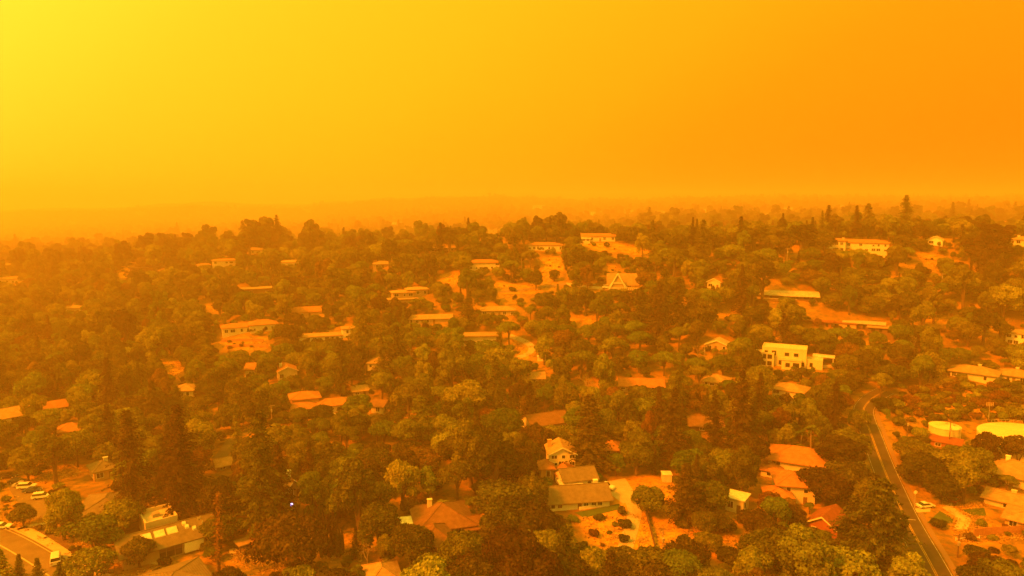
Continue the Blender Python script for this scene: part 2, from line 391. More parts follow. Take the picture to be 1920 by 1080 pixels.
# hill road with double yellow centre line and white edge line
hill_road, hp = road('road', [(1772,1112),(1740,1050),(1695,967),(1670,910),(1647,853),(1632,813),(1622,786),(1620,766),(1636,748),(1660,734)], 6.9, M['asphalt'], margin=2.5)
for lat in (-.17, .17): ribbon('centre_line', hp, .16, .118, M['paint_yellow'], lat, hill_road)
ribbon('edge_line', hp, .16, .118, M['paint_white'], 3.1, hill_road); ribbon('edge_line', hp, .12, .118, M['paint_white'], -3.1, hill_road)
ribbon('road_shoulder', hp, 1.2, .06, M['wood'], 4.3)
def road_guard():
    for q in hp[::3]:
        gz_ = float(height(q.x, q.y)); a_, b_, _ = proj(q.x + 1.6, q.y, gz_)
        if 940 < b_ < 1085 or 800 < b_ < 905: GUARD.append((a_ - 8, b_ - 4, a_ + 9, b_ + 2, q.y - 1))
stp = [p for p in hp if 166 < p.y < 168]
if stp:
    b0 = stp[0]; bar = [b0 + Vector((-1.9 + k * .5, -.1 * k, 0)) for k in range(9)]
    ribbon('stop_line', bar, .3, .122, M['paint_white'], 0, hill_road)
# street, walks and car park by the library
street, spth = road('street', [(-85,988),(-20,1010),(30,1035),(95,1078),(150,1118)], 9.4, M['asphalt_old'])
ribbon('lane_line', spth, .3, .118, M['concrete'], .6, street); ribbon('lane_line', spth, .2, .118, M['concrete'], -4.2, street)
ribbon('kerb', spth, .5, .22, M['concrete'], -4.95)
def walk(pts, w): o, p = road('footpath', pts, w, M['concrete'], .09, .5); return o
walk([(40,990),(75,1008),(120,1037),(165,1066),(200,1085)], 2.2)
walk([(-30,1008),(0,1001),(24,995),(60,987),(100,982)], 1.8); walk([(112,1052),(135,1047),(160,1041)], 1.4)
walk([(430,1036),(470,1030),(520,1022)], 2.5); walk([(205,1056),(250,1052),(300,1058)], 1.6)
patch('car_park', [(10,900),(50,906),(88,928),(86,952),(98,972),(62,974),(40,954),(22,926)], M['asphalt_old'], .07)
patch('planting_bed', [(60,998),(78,988),(100,990),(150,1032),(168,1050),(150,1054),(110,1026)], M['mulch'], .06)
patch('planting_bed', [(26,1006),(42,1000),(112,1046),(106,1053)], M['mulch'], .06)
patch('planting_bed', [(118,1056),(150,1050),(158,1066),(148,1074)], M['mulch'], .06)
# driveways and lawns
drv, _ = road('driveway', [(1150,915),(1178,935),(1190,958),(1184,990),(1170,1038)], 3.6, M['gravel_drive'])
patch('driveway', [(1128,906),(1172,898),(1196,934),(1168,946),(1140,925)], M['gravel_drive'], .06)
patch('lawn', [(1078,962),(1160,946),(1170,954),(1095,972)], M['lawn'], .07)
patch('driveway', [(1766,953),(1784,943),(1792,956),(1822,974),(1814,994),(1788,994),(1796,974)], M['concrete'], .07)
patch('driveway', [(1712,955),(1746,950),(1744,960),(1716,963)], M['concrete'], .07)
patch('lawn', [(1800,956),(1845,953),(1850,968),(1822,969)], M['lawn'], .07)
patch('lawn', [(1738,982),(1762,960),(1786,972),(1788,982)], M['lawn'], .07)
road('driveway', [(410,864),(425,842),(440,822),(470,808),(490,802)], 4.0, M['asphalt_old'])
road('driveway', [(955,630),(982,640),(996,650),(994,662),(972,671)], 3.2, M['gravel_drive'])
road('driveway', [(198,491),(230,484),(262,477),(296,475)], 4.0, M['gravel_drive'])
road('driveway', [(1060,533),(1100,538),(1130,541)], 3.0, M['gravel_drive'])
road('track', [(930,548),(960,546),(1010,540),(1062,532)], 2.6, M['wood'])
# ------------------------------------------------------------------ houses
LAND = []          # landmarks used to word the trees' labels: (x, y, z, phrase)
GUARD = []         # what may not be hidden by a tree in front: (x0, y0, x1, y1, depth)
_wcache = {}
def window_meshes(w, h, frame='trim'):
    k = (round(w, 1), round(h, 1), frame)
    if k not in _wcache:
        w, h = k[0], k[1]; t = .11; a = MB()
        a.box(-w/2-t, w/2+t, -.09, .02, -t, 0); a.box(-w/2-t, w/2+t, -.09, .02, h, h+t)
        a.box(-w/2-t, -w/2, -.09, .02, 0, h); a.box(w/2, w/2+t, -.09, .02, 0, h)
        if w > 1.0: a.box(-.04, .04, -.08, .02, 0, h)
        b = MB(); b.box(-w/2, w/2, -.045, .02, 0, h)
        _wcache[k] = (a.mesh('window_frame', M[frame]), b.mesh('pane', M['glass']))
    return _wcache[k]
def window(root, x, y, z, rz, w, h, frame='trim', name='window'):
    fm, pm = window_meshes(w, h, frame)
    o = link(name, fm, root, (x, y, z), rz); link('pane', pm, o); return o
def roof_mesh(kind, w, d, h, rise, o, rm):
    a = MB(); z0 = h - .06; f = .22; W, D = w/2 + o, d/2 + o
    if kind in ('flat', 'canopy'):
        a.box(-W, W, -D, D, z0, z0 + max(rise, .2))
    elif kind == 'parapet':
        W, D = w/2 + .05, d/2 + .05; a.box(-W + .35, W - .35, -D + .35, D - .35, z0, h + .02); p = max(rise, .5)
        a.box(-W, W, -D, -D + .35, z0, h + p); a.box(-W, W, D - .35, D, z0, h + p)
        a.box(-W, -W + .35, -D + .35, D - .35, z0, h + p); a.box(W - .35, W, -D + .35, D - .35, z0, h + p)
    elif kind == 'shed':
        a.loft([[(-W, -D, z0), (W, -D, z0), (W, D, z0 + rise), (-W, D, z0 + rise)], [(-W, -D, z0 + f), (W, -D, z0 + f), (W, D, z0 + rise + f), (-W, D, z0 + rise + f)]])
    elif kind == 'hip':
        b0 = [(-W, -D, z0), (W, -D, z0), (W, D, z0), (-W, D, z0)]; b1 = [(x, y, z0 + f) for x, y, _ in b0]; zt = z0 + f + rise
        if w >= d: r0, r1 = (-W + D, 0, zt), (W - D, 0, zt)
        else: r0, r1 = (0, -D + W, zt), (0, D - W, zt)
        if w >= d: r0, r1 = (min(r0[0], -.3), 0, zt), (max(r1[0], .3), 0, zt)
        k = len(a.v); a.v += b0 + b1 + [r0, r1]
        fs = [(3,2,1,0),(0,1,5,4),(1,2,6,5),(2,3,7,6),(3,0,4,7)]
        fs += [(4,5,9,8),(5,6,9),(6,7,8,9),(7,4,8)] if w >= d else [(4,5,8),(5,6,9,8),(6,7,9),(7,4,8,9)]
        for q in fs: a.f.append(tuple(k + i for i in q)); a.m.append(0)
    else:     # gable: ridge along x; gabley: ridge along y
        gy_ = kind == 'gabley'
        A, Bq = (D, W) if gy_ else (W, D)
        t = .2; e = rise * (Bq / (Bq - o))
        zE = h + .02 - rise * o / (Bq - o)
        sec = [(-Bq, zE), (0, zE + e), (Bq, zE), (Bq, zE + t), (0, zE + e + t), (-Bq, zE + t)]
        if gy_: r = [[(s, -A, z) for s, z in sec], [(s, A, z) for s, z in sec]]
        else: r = [[(-A, -s, z) for s, z in sec], [(A, -s, z) for s, z in sec]]
        for i in range(6):
            j = (i + 1) % 6; a.face([r[0][j], r[0][i], r[1][i], r[1][j]])
        for q in ((0, 1, 4, 5), (1, 2, 3, 4)):
            a.face([r[0][i] for i in q]); a.face([r[1][i] for i in q][::-1])
    return a.mesh('roof', rm)
def wall_mesh(kind, w, d, h, rise, wm, base):
    a = MB(); a.box(-w/2, w/2, -d/2, d/2, -base, h - .03)
    if kind == 'gable':
        for s in (-1, 1):
            x = s * (w/2 - .01); x2 = s * (w/2 - .25); a.loft([[(x, -d/2, h-.05), (x, d/2, h-.05), (x, 0, h + rise - .03)], [(x2, -d/2, h-.05), (x2, d/2, h-.05), (x2, 0, h + rise - .03)]])
    elif kind == 'gabley':
        for s in (-1, 1):
            y = s * (d/2 - .01); y2 = s * (d/2 - .25); a.loft([[(-w/2, y, h-.05), (w/2, y, h-.05), (0, y, h + rise - .03)], [(-w/2, y2, h-.05), (w/2, y2, h-.05), (0, y2, h + rise - .03)]])
    return a.mesh('wall', wm)
def b(x, w, h, d, roof, rise, wm, rm, y=0, win=0, st=1, o=.6, z=0, side=1):
    return dict(x=x, w=w, h=h, d=d, roof=roof, rise=rise, wm=wm, rm=rm, y=y, win=win, st=st, o=o, z=z, side=side)
def house(name, label, short, px, py, yaw, blocks, cat='house', chimney=None, door=True, group=None, guard=True, parts=True, trim='trim', base=3.5):
    p = at(px, py); s = mpp(p); dep = math.atan2(CAMZ - p.z, math.hypot(p.x, p.y)); sv = s / math.cos(dep)
    rz = -math.atan2(p.x, p.y) + math.radians(yaw)
    root = link(name, None, None, p, rz); tag(root, label, cat, group)
    root['mpp'] = s
    pts = []
    roofs = []
    for i, k in enumerate(blocks):
        w, h, d = k['w'] * s, k['h'] * sv, k['d']; x, y = k['x'] * s, k['y'] + d / 2; z = k['z'] * sv
        if k['roof'] == 'canopy':
            for sx in (-1, 1):
                for sy in (-1, 1):
                    a = MB(); a.box(-.12, .12, -.12, .12, -1.5, h - .05); link('post', a.mesh('post', M['w_' + k['wm']]), root, (x + sx * (w/2 - .3), y + sy * (d/2 - .3), 0))
        else:
            link('wall', wall_mesh(k['roof'], w, d, h, k['rise'], M['w_' + k['wm']], base if z == 0 else 0), root, (x, y, z))
        r = link('roof', roof_mesh(k['roof'], w, d, h, k['rise'], k['o'], M[('w_' if k['roof'] == 'parapet' else 'r_') + (k['wm'] if k['roof'] == 'parapet' else k['rm'])]), root, (x, y, z)); roofs.append((r, w, d, h, k))
        if k['roof'] in ('hip', 'gable') and s < .26:
            a = MB(); W, D = w/2 + k['o'], d/2 + k['o']
            if k['roof'] == 'hip':
                zt = h - .06 + .22 + k['rise'] + .02; e = (max(W - D, .3), 0) if w >= d else (0, D - W)
                a.tube([(-e[0], -e[1], zt), (e[0], e[1], zt)], .13, 5)
                for sx in (-1, 1):
                    for sy in (-1, 1): a.tube([(sx * W, sy * D, h + .17), (sx * e[0] if w >= d else 0, 0 if w >= d else sy * e[1], zt)], .12, 5)
            else: zt = h + .25 + k['rise']; a.tube([(-W, 0, zt), (W, 0, zt)], .13, 5)
            link('ridge_cap', a.mesh('ridge_cap', M['r_' + k['rm']]), r)
        if k['roof'] == 'gabley' and parts:
            a = MB(); W = w/2 + k['o']; zE = h + .02 - k['rise'] * k['o'] / (w/2); e = k['rise'] * (W / (w/2)); y0 = -d/2 - k['o'] - .05
            for sg in (-1, 1):
                a.loft([[(sg*W, y0, zE - .12), (0, y0, zE + e - .12), (0, y0, zE + e + .24), (sg*W, y0, zE + .24)], [(sg*W, y0 + .045, zE - .12), (0, y0 + .045, zE + e - .12), (0, y0 + .045, zE + e + .24), (sg*W, y0 + .045, zE + .24)]])
            link('barge_board', a.mesh('barge_board', M[trim]), r)
        n = k['win']
        if n and parts:
            sh = h / k['st']; wr = random.Random(int(px * 7 + py * 13 + i)); wh = min(1.5, sh * .5)
            for f in range(k['st']):
                for q in range(n):
                    xx = x - w/2 + w * (q + .5 + wr.uniform(-.14, .14)) / n; ww = min(wr.choice((1.0, 1.5, 2.2)), w / n * .62); hk = wr.choice((.8, 1, 1, 1.15))
                    if n > 3 and wr.random() < .28: continue
                    if f == 0 and door and i == 0 and q == n // 2 and n > 1:
                        a = MB(); a.box(-.5, .5, -.08, .02, 0, min(2.1, sh * .8)); dm = a.mesh('door', M['w_brown']); do = link('door', dm, root, (xx, k['y'], z + .05))
                        a = MB(); a.box(.32, .4, -.13, -.081, 1.0, 1.12); link('handle', a.mesh('handle', M['metal']), do); continue
                    window(root, xx, k['y'], z + f * sh + sh * .30, 0, ww, min(wh * hk, sh * .58), trim)
                if k['side']:
                    for sg in (-1, 1):
                        for q in range(1 + (w > 12)): window(root, x + sg * w/2, k['y'] + d * (q + .6) / 2.2, z + f * sh + sh * .32, sg * math.pi/2, min(1.3, d * .2), wh, trim)
        for sx in (-.5, .5):
            for yy in (k['y'], k['y'] + d):
                for zz in (z, z + h + (k['rise'] if yy > k['y'] else 0)): pts.append((x + sx * w, yy, zz))
    if chimney is not None:
        r, w, d, h, k = roofs[chimney[0]]; a = MB(); cx = chimney[1] * w; a.box(cx - .55, cx + .55, d*.12 - .4, d*.12 + .4, h - .1, h + k['rise'] + .6); a.box(cx - .65, cx + .65, d*.12 - .5, d*.12 + .5, h + k['rise'] + .6, h + k['rise'] + .8)
        link('chimney', a.mesh('chimney', M['w_' + (chimney[2] if len(chimney) > 2 else 'cream')]), r)
    c, sn = math.cos(rz), math.sin(rz)
    P = np.array([(p.x + c * x - sn * y, p.y + sn * x + c * y, p.z + z) for x, y, z in pts]); qx, qy, qz = proj(P[:, 0], P[:, 1], P[:, 2])
    if guard:
        y0, y1 = qy.min(), py; gw = (qx.max() - qx.min()) * .12; GUARD.append((qx.min() + gw, y0 - 1, qx.max() - gw, y0 + (y1 - y0) * (.56 if guard is True else guard), p.y))
    LAND.append((p.x, p.y, p.z, short))
    L_ = np.array(pts); FOOT.append((p.x, p.y, c, sn, L_[:, 0].min() - .5, L_[:, 0].max() + .5, L_[:, 1].min() - .5, L_[:, 1].max() + .5))
    return root, s, sv
FOOT = []

# --- the library and its neighbours on the valley floor
lib, ls, lv = house('library_building', 'long low gabled library with grey olive roof, bright skylights and white wall panel', 'the long library', 322, 1046, 11,
    [b(0,158,25,10.5,'gable',2.1,'tan','olive',o=1.0), b(6,58,25,8.5,'parapet',1.0,'cream','gravel',y=12.5)], 'library', door=False, guard=.85)
_h = 25 * lv
def front_panel(root, name, x0, x1, z0, z1, m, t=.12):
    a = MB(); a.box(x0, x1, -t, -.012, z0, z1); return link(name, a.mesh(name, m), root)
for x0, x1 in ((-20,-9),(-8,6),(7,19)):
    g = front_panel(lib, 'window_wall', x0*ls, x1*ls, .35, _h*.78, M['darktrim'], .06)
    a = MB(); a.box(x0*ls+.08, x1*ls-.08, -.09, -.062, .45, _h*.5); link('pane', a.mesh('pane', M['glass']), g)
    a = MB(); a.box(x0*ls+.08, x1*ls-.08, -.09, -.062, _h*.53, _h*.75); link('pane', a.mesh('pane', M['w_brown']), g)
front_panel(lib, 'wall_panel', 22*ls, 56*ls, .5, _h*.86, M['w_white'], .9)
window(lib, 68*ls, 0, 1.0, 0, 1.7, 1.6, 'darktrim')
lroof = [o for o in lib.children if o.name.startswith('roof')][0]
sl = 2.1 / 5.25
def on_roof(name, xo, yo, w, d, t, m, rnd=False):
    a = MB()
    z = lambda y: _h + .24 + (5.25 + y) * sl if y < 0 else 0
    y0, y1 = yo - d/2, yo + d/2
    a.loft([[(xo-w/2, y0, z(y0)-.1), (xo+w/2, y0, z(y0)-.1), (xo+w/2, y1, z(y1)-.1), (xo-w/2, y1, z(y1)-.1)], [(xo-w/2+.1, y0+.1, z(y0)+t), (xo+w/2-.1, y0+.1, z(y0)+t), (xo+w/2-.1, y1-.1, z(y1)+t), (xo-w/2+.1, y1-.1, z(y1)+t)]])
    link(name, a.mesh(name, m), lroof)
for xo in (-36, -13, 9): on_roof('skylight', xo*ls, -2.0, 2.3, 1.9, .15, M['r_white'])
for xo, yo in ((32,-1.1),(35,-2.2),(46,-3.2)): on_roof('dome_skylight', xo*ls, yo, .9, .9, .4, M['r_white'])
for xo, yo in ((58,-.9),(62,-.8),(63,-2.2)): on_roof('roof_vent', xo*ls, yo, .35, .35, .5, M['metal'])
a = MB(); a.box(-.4, 1.2, 16.5, 17.8, 25*lv, 25*lv + .9); link('roof_unit', a.mesh('roof_unit', M['w_grey']), lib)
house('classroom_building', 'low tan building with olive grey hip roof behind the library', 'the low classroom block behind the library', 190, 978, -14, [b(0,74,13,13,'hip',2.0,'tan','olive',win=5,o=1.0)], 'building', guard=.6)
house('classroom_building', 'square hip roofed olive pavilion building in front of the library', 'the hip roofed pavilion', 346, 1122, 14, [b(0,92,16,10,'hip',1.6,'tan','olive',win=4,o=1.2)], 'building', guard=.7)
house('shade_canopy', 'small tan flat shade canopy on posts by the library walk', 'the shade canopy', 462, 1036, 20, [b(0,24,13,3.2,'canopy',.25,'brown','tanroof',o=.2)], 'canopy')
house('shelter_building', 'low dark brown shelter with red shed roof beside the canopy', 'the red shelter', 496, 1030, 14, [b(0,34,10,5,'shed',.8,'brown','red',win=2)], 'shelter')
house('garden_cottage', 'small orange stucco cottage with dark hip roof among redwoods', 'the small orange cottage', 198, 899, 10, [b(0,36,17,7,'hip',1.7,'orange','olive',win=2)], chimney=(0,.2))
house('garden_shed', 'small low shed with pale tan gabled roof below the driveway', 'the pale roofed shed', 426, 881, 14, [b(0,36,9,5,'gable',1.3,'tan','tiletan',win=2)], 'shed')
# --- left side of the valley
house('two_storey_house', 'cream two storey house with tan tile roof and row of dark windows', 'the cream two storey house', 26, 806, 12, [b(-4,70,24,10,'gable',2.2,'cream','tiletan',win=4,st=2)])
house('tile_roof_house', 'single storey house with long orange gabled roof behind yellow trees', 'the long orange roofed house', 113, 774, 6, [b(0,46,10,8,'gable',1.8,'cream','tile',win=3)])
house('tile_roof_house', 'low house with orange hip roof half hidden by oak branches', 'the half hidden orange roof', 131, 818, -8, [b(0,44,8,8,'hip',2.0,'tan','tile',win=3)])
house('tall_narrow_house', 'tall narrow cream house with tan hip roof deep in trees', 'the tall narrow cream house', 347, 758, -12, [b(0,30,24,8,'hip',1.7,'cream','tiletan',win=2,st=2)])
# --- the big tile villa and around it
vil, vs, vv = house('tile_villa', 'sprawling villa of stepped orange tile roofs above a white terrace wall', 'the tile roofed villa', 600, 780, 6,
    [b(30,66,15,8,'hip',1.7,'cream','tile',y=1,win=4,o=.9), b(-34,56,16,9,'hip',1.5,'orange','tile',y=-1,win=3,o=.9), b(-22,50,26,8,'hip',1.8,'orange','tile',y=6,win=3,o=.9)], 'villa')
a = MB(); a.box(-6*vs, 50*vs, -2.6, -2.2, -3, 1.0); link('terrace_wall', a.mesh('terrace_wall', M['w_white']), vil)
a = MB(); a.box(-6*vs, 50*vs, -2.19, .9, -3, .35); link('terrace', a.mesh('terrace', M['concrete']), vil)
house('garage', 'cream garage with brown gabled roof right beside the tile villa', 'the villa garage', 707, 776, -28, [b(0,24,13,7,'gable',1.6,'cream','brown',win=1)], 'garage', door=False)
house('cabin', 'tiny cabin with tan shed roof above the tile villa', 'the tan shed roofed cabin', 677, 742, 8, [b(0,28,8,5,'shed',.9,'tan','tiletan',win=2)], 'cabin')
house('gable_cottage', 'olive roofed cottage with white edged front gable under tall redwoods', 'the white edged cottage', 552, 934, 24, [b(0,28,18,9,'gabley',2.2,'tan','olive',win=2)], chimney=(0,.25,'white'))
big, bs_, bv = house('hip_roof_house', 'large house with broad brown hip roofs, white flat wing and pale chimney', 'the big brown roofed house', 836, 1044, 10,
    [b(-16,58,20,9,'hip',2.6,'tan','brown',win=2,o=1.0), b(14,104,20,13,'hip',3.4,'tan','brown',y=8,win=5,o=1.0), b(66,30,16,7,'gable',1.5,'tan','brown',y=7,win=1), b(-50,56,17,4,'flat',.35,'tan','white',y=13,o=.3)], chimney=(1,-.22), guard=.6)
house('hip_roof_house', 'house showing only a tan hip roof at the foot of the slope', 'the tan roofed house at the slope foot', 722, 1120, 8, [b(0,64,17,9,'hip',2.2,'tan','tiletan',win=4)])
# --- centre valley
house('gable_house', 'brown roofed house with white gable end and two dark windows', 'the white gabled house', 1034, 813, 26, [b(0,78,17,10,'gable',2.4,'cream','brown',win=4)])
house('two_storey_house', 'tall yellow cream house with orange tile gables and lower wings', 'the tall yellow house', 1050, 900, 8,
    [b(8,50,37,8,'gabley',1.9,'cream','tiletan',y=4,win=3,st=3), b(-24,24,19,6,'hip',1.3,'orange','tile',y=0,win=1), b(12,38,13,6,'gabley',1.5,'cream','tile',y=-3,win=2)], chimney=(0,-.42,'orange'), guard=.85)
house('white_garage', 'plain white garage with olive gabled roof beside the gravel turnaround', 'the white garage', 1089, 919, 20, [b(0,66,18,8,'gable',2.0,'white','olive',win=2,o=.5)], 'garage', door=False)
house('carport', 'flat white carport roof between the white garage and the ranch house', 'the flat white carport', 1072, 925, 15, [b(0,42,13,4,'canopy',.25,'white','white',o=.2)], 'carport')
ran, rs, rv = house('ranch_house', 'long white ranch house with olive grey roof above a green lawn strip', 'the long ranch house', 1087, 955, 15, [b(0,116,15,9.5,'gable',2.2,'white','olive',win=9,o=.9)], chimney=(0,.36,'white'), guard=.9)
house('dark_low_house', 'low dark brown house with skylights in its roof between redwoods', 'the low dark house', 1325, 810, 8, [b(0,62,10,10,'gable',1.8,'brown','brown',win=4)])
house('small_tile_house', 'small orange hip roof just showing beside a dark redwood', 'the small orange roof', 1150, 852, 5, [b(0,30,6,7,'hip',1.6,'tan','tile',win=2)])
house('pump_shed', 'little square cream shed standing on bare earth', 'the little cream shed', 1251, 905, 10, [b(0,17,13,2.8,'flat',.2,'cream','white',o=.15)], 'shed', door=False)
house('flat_roof_hut', 'pale flat roofed hut with open dark front beside the dirt lot', 'the pale flat hut', 1376, 961, -16, [b(0,34,24,5,'flat',.25,'cream','white',win=2,o=.4)], 'hut')
# --- right valley
house('tile_roof_house', 'wide cream house with long orange tile hip roof beside dark oaks', 'the wide orange roofed house', 1496, 896, -4, [b(0,108,25,12,'hip',2.9,'cream','tile',win=4,st=2,o=1.0), b(-46,34,12,7,'hip',1.2,'cream','tile',y=-4,win=1)], guard=.8)
house('tile_roof_house', 'stepped cream and orange house with tile roofs and tall porch post', 'the stepped tile house', 1484, 957, 12,
    [b(14,66,32,10,'hip',1.9,'cream','tile',y=4,win=2,st=2,o=.9), b(-22,46,20,7,'hip',1.3,'orange','tile',y=0,win=2), b(52,44,24,7,'hip',1.2,'cream','tile',y=8,win=1)])
house('tile_roof_house', 'two storey cream house with tan hip roof above the palm tree', 'the cream house above the palm', 1476, 755, -14, [b(0,56,21,9,'hip',1.8,'cream','tiletan',win=3,st=2)])
house('brown_barn', 'red brown barn like house with two roof windows among trees', 'the red brown barn', 1540, 1004, -18, [b(0,58,15,9,'gabley',2.4,'red','red',win=2)], 'barn', guard=.6)
house('hip_roof_house', 'house with broad brown tan hip roof and dark porch below the big tank', 'the house below the big tank', 1882, 908, -10, [b(14,92,17,11,'hip',3.0,'cream','tanroof',win=3,o=1.0), b(-22,40,15,7,'hip',1.6,'cream','tanroof',y=6,win=2)], chimney=(0,-.2,'white'))
house('villa_house', 'low villa with flat pitched tan tile roofs beside the curved drive', 'the low tan villa', 1888, 990, -6, [b(24,56,17,9,'hip',1.5,'orange','tiletan',win=2,o=.9), b(4,110,14,8,'hip',1.3,'cream','tiletan',y=12,win=5,o=.9)], 'villa', chimney=(1,-.1))
# --- left hillside
house('hill_house', 'pale hazy house with tan gable on the far wooded slope', 'the pale hazy house', 20, 532, 5, [b(0,42,9,8,'gable',1.4,'cream','tiletan',win=4)])
house('hill_cottage', 'tiny bright cream cottage alone in thick woodland', 'the tiny bright cottage', 138, 588, -10, [b(0,25,10,7,'hip',1.3,'cream','tiletan',win=2)])
house('flat_roof_house', 'long dark flat roofed house perched over a bright slope', 'the long dark flat house', 282, 509, 6, [b(0,64,7,10,'flat',.5,'brown','dark',win=6,o=1.2)], trim='darktrim')
house('hill_house', 'two storey cream house with many windows and a low side wing', 'the many windowed hill house', 416, 504, 4, [b(8,46,15,8,'hip',1.1,'cream','tile',win=5,st=2), b(-30,22,8,7,'hip',1.1,'cream','tile',win=2)])
house('hill_house', 'narrow pale box house behind the hazy ridge trees', 'the narrow pale box house', 412, 471, 0, [b(0,16,11,6,'flat',.4,'cream','gravel',win=2)])
house('hill_house', 'small cream gabled house high on the hazy ridge', 'the small ridge house', 480, 476, 8, [b(0,25,8,7,'gable',1.4,'cream','tiletan',win=2)])
house('terraced_house', 'wide cream house with orange roof above reddish terraced beds', 'the terraced orange house', 470, 626, 5, [b(24,50,15,9,'hip',1.9,'cream','tile',win=3), b(-22,52,12,8,'hip',1.6,'cream','tile',y=2,win=4)])
house('hill_house', 'small tan roofed house with pale front in mid slope woodland', 'the small tan hillside house', 543, 501, 2, [b(0,33,9,7,'hip',1.3,'cream','tiletan',win=3)])
house('flat_roof_house', 'brown glassy house under one wide flat tan roof', 'the wide flat tan roof', 482, 553, 4, [b(0,62,11,9,'flat',.45,'brown','tanroof',win=7,o=1.2)])
house('hill_house', 'broad tan hip roof sunk in dark treetops', 'the sunken tan roof', 718, 504, 0, [b(0,36,8,8,'hip',1.7,'tan','tanroof',win=3)])
house('tiered_house', 'modern tiered house of stacked low hip roofs over a deck', 'the tiered modern house', 768, 570, 10,
    [b(-12,54,9,6,'flat',.3,'tan','tiletan',win=4,o=.8), b(-8,40,20,7,'hip',1.0,'tan','tiletan',y=4,win=3,st=2,o=1.0), b(20,38,24,7,'hip',1.1,'tan','tiletan',y=5,win=3,st=2,o=1.0)])
house('tile_roof_house', 'low stucco house under one bright orange gabled roof', 'the bright orange gabled roof', 580, 595, 4, [b(0,58,10,9,'gable',2.0,'orange','tile',win=5)])
house('long_white_house', 'long white house with flat tan roof and square white tower end', 'the long white house', 617, 642, 3, [b(-15,76,11,8,'flat',.4,'white','tiletan',win=7,o=.8), b(37,24,22,7,'flat',.35,'white','tiletan',win=1,st=2,o=.5)])
house('hill_house', 'long low tan house with row of small windows across the slope', 'the long low tan house', 808, 608, 3, [b(0,80,10,8,'gable',1.4,'tan','tiletan',win=8)])
house('flat_roof_house', 'cream house with shallow flat roof and four dark windows by the bend', 'the cream house by the bend', 898, 648, 4, [b(0,66,17,8,'flat',.5,'cream','tanroof',win=5,o=.9)])
house('two_storey_house', 'two storey cream house with tan hip roof and tall chimney', 'the cream chimney house', 708, 702, -10, [b(0,37,20,8,'hip',1.9,'cream','tanroof',win=3,st=2)], chimney=(0,.35))
house('arched_house', 'cream house with curved white gable under orange tiles', 'the curved gable house', 540, 714, 6, [b(0,34,18,8,'gabley',1.7,'cream','tile',win=2)], chimney=(0,-.3,'white'))
house('narrow_house', 'narrow slice of a bright cream gabled house between trees', 'the bright narrow gable', 468, 710, -20, [b(0,16,17,7,'gable',1.8,'cream','tile',win=1)])
house('hill_house', 'low flat tan house near the ridge beside a dark tree', 'the low flat ridge house', 830, 473, 0, [b(0,46,7,7,'flat',.35,'tan','tanroof',win=5)])
house('hill_house', 'two storey cream hill house with orange hip roof above a bare slope', 'the orange hip roofed hill house', 908, 506, 3, [b(0,58,13,9,'hip',1.5,'cream','tile',win=6,st=2)])
house('hill_house', 'tan house with wide low roof below the bare track', 'the tan house below the track', 935, 594, 4, [b(0,64,11,8,'hip',1.6,'tan','tiletan',win=5)])
# --- the hilltop
house('hilltop_house', 'long hilltop house with orange roof, cream columns and white chimney', 'the hilltop house with white chimney', 1122, 453, 4, [b(0,62,10,10,'gable',1.4,'cream','tile',win=8,st=1), b(-28,24,6,5,'flat',.3,'cream','white',y=-4,win=3)], chimney=(0,.46,'white'))
house('hilltop_house', 'low wide hilltop house with orange hip roof and many columns', 'the low columned hilltop house', 1022, 471, -2, [b(0,62,11,9,'hip',1.5,'cream','tile',win=9)])
af, as_, av = house('a_frame_house', 'house with white A shaped frame against a tall slanted roof', 'the A frame house', 1164, 542, 2,
    [b(4,58,7,8,'gable',5.4,'tan','tanroof',y=1.5,win=5,o=.4), b(-6,32,4,4,'gabley',6.0,'tan','tanroof',y=-1.2,win=2,o=.35)], guard=.85)
a = MB(); a.box(-28*as_, 36*as_, -4.6, -1.3, -.3, -.05); link('deck', a.mesh('deck', M['wood']), af)
for sg in (-1, 1):
    a = MB(); a.tube([(-6*as_ + sg * 4.6, -1.75, -.5), (-6*as_, -1.75, 8.2)], .28, 6); link('a_frame_beam', a.mesh('a_frame_beam', M['trim']), af)
a = MB(); a.box(-6*as_ - 2.6, -6*as_ + 2.6, -1.9, -1.6, 3.0, 3.35); link('a_frame_tie', a.mesh('a_frame_tie', M['trim']), af)
for k in range(18):
    a = MB(); a.box(-.06, .06, -4.6, -4.5, -.05, .95); link('railing_post', a.mesh('railing_post', M['trim']), af, ((-28 + k * 64 / 17) * as_, 0, 0))
a = MB(); a.box(-28*as_, 36*as_, -4.62, -4.48, .95, 1.07); link('handrail', a.mesh('handrail', M['trim']), af)
for k in range(6):
    a = MB(); a.box(-.12, .12, -4.3, -4.06, -6, -.3); link('deck_post', a.mesh('deck_post', M['wood']), af, ((-26 + k * 12) * as_, 0, 0))
house('hill_house', 'small cream gabled house with orange roof high on the wooded slope', 'the small orange gabled house', 1338, 542, -14, [b(0,24,13,7,'gabley',1.7,'cream','tile',win=2)])
st, ss, sv_ = house('stilt_house', 'long brown house with pale low gabled roof standing on stilts over the slope', 'the stilt house', 1472, 562, 5, [b(-34,46,9,8,'gable',1.3,'brown','gravel',win=5,o=1.2), b(16,80,8,8,'gable',1.6,'brown','gravel',y=1,win=6,o=1.2)], trim='darktrim')
a = MB(); a.box(-56*ss, 20*ss, -3.2, -.02, -.35, -.1); link('deck', a.mesh('deck', M['wood']), st)
for k in range(7):
    a = MB(); a.box(-.12, .12, -3.1, -2.86, -7, -.35); link('stilt', a.mesh('stilt', M['wood']), st, ((-54 + k * 12) * ss, 0, 0))
a = MB(); a.box(-56*ss, 20*ss, -3.2, -3.1, .75, .87); link('handrail', a.mesh('handrail', M['trim']), st)
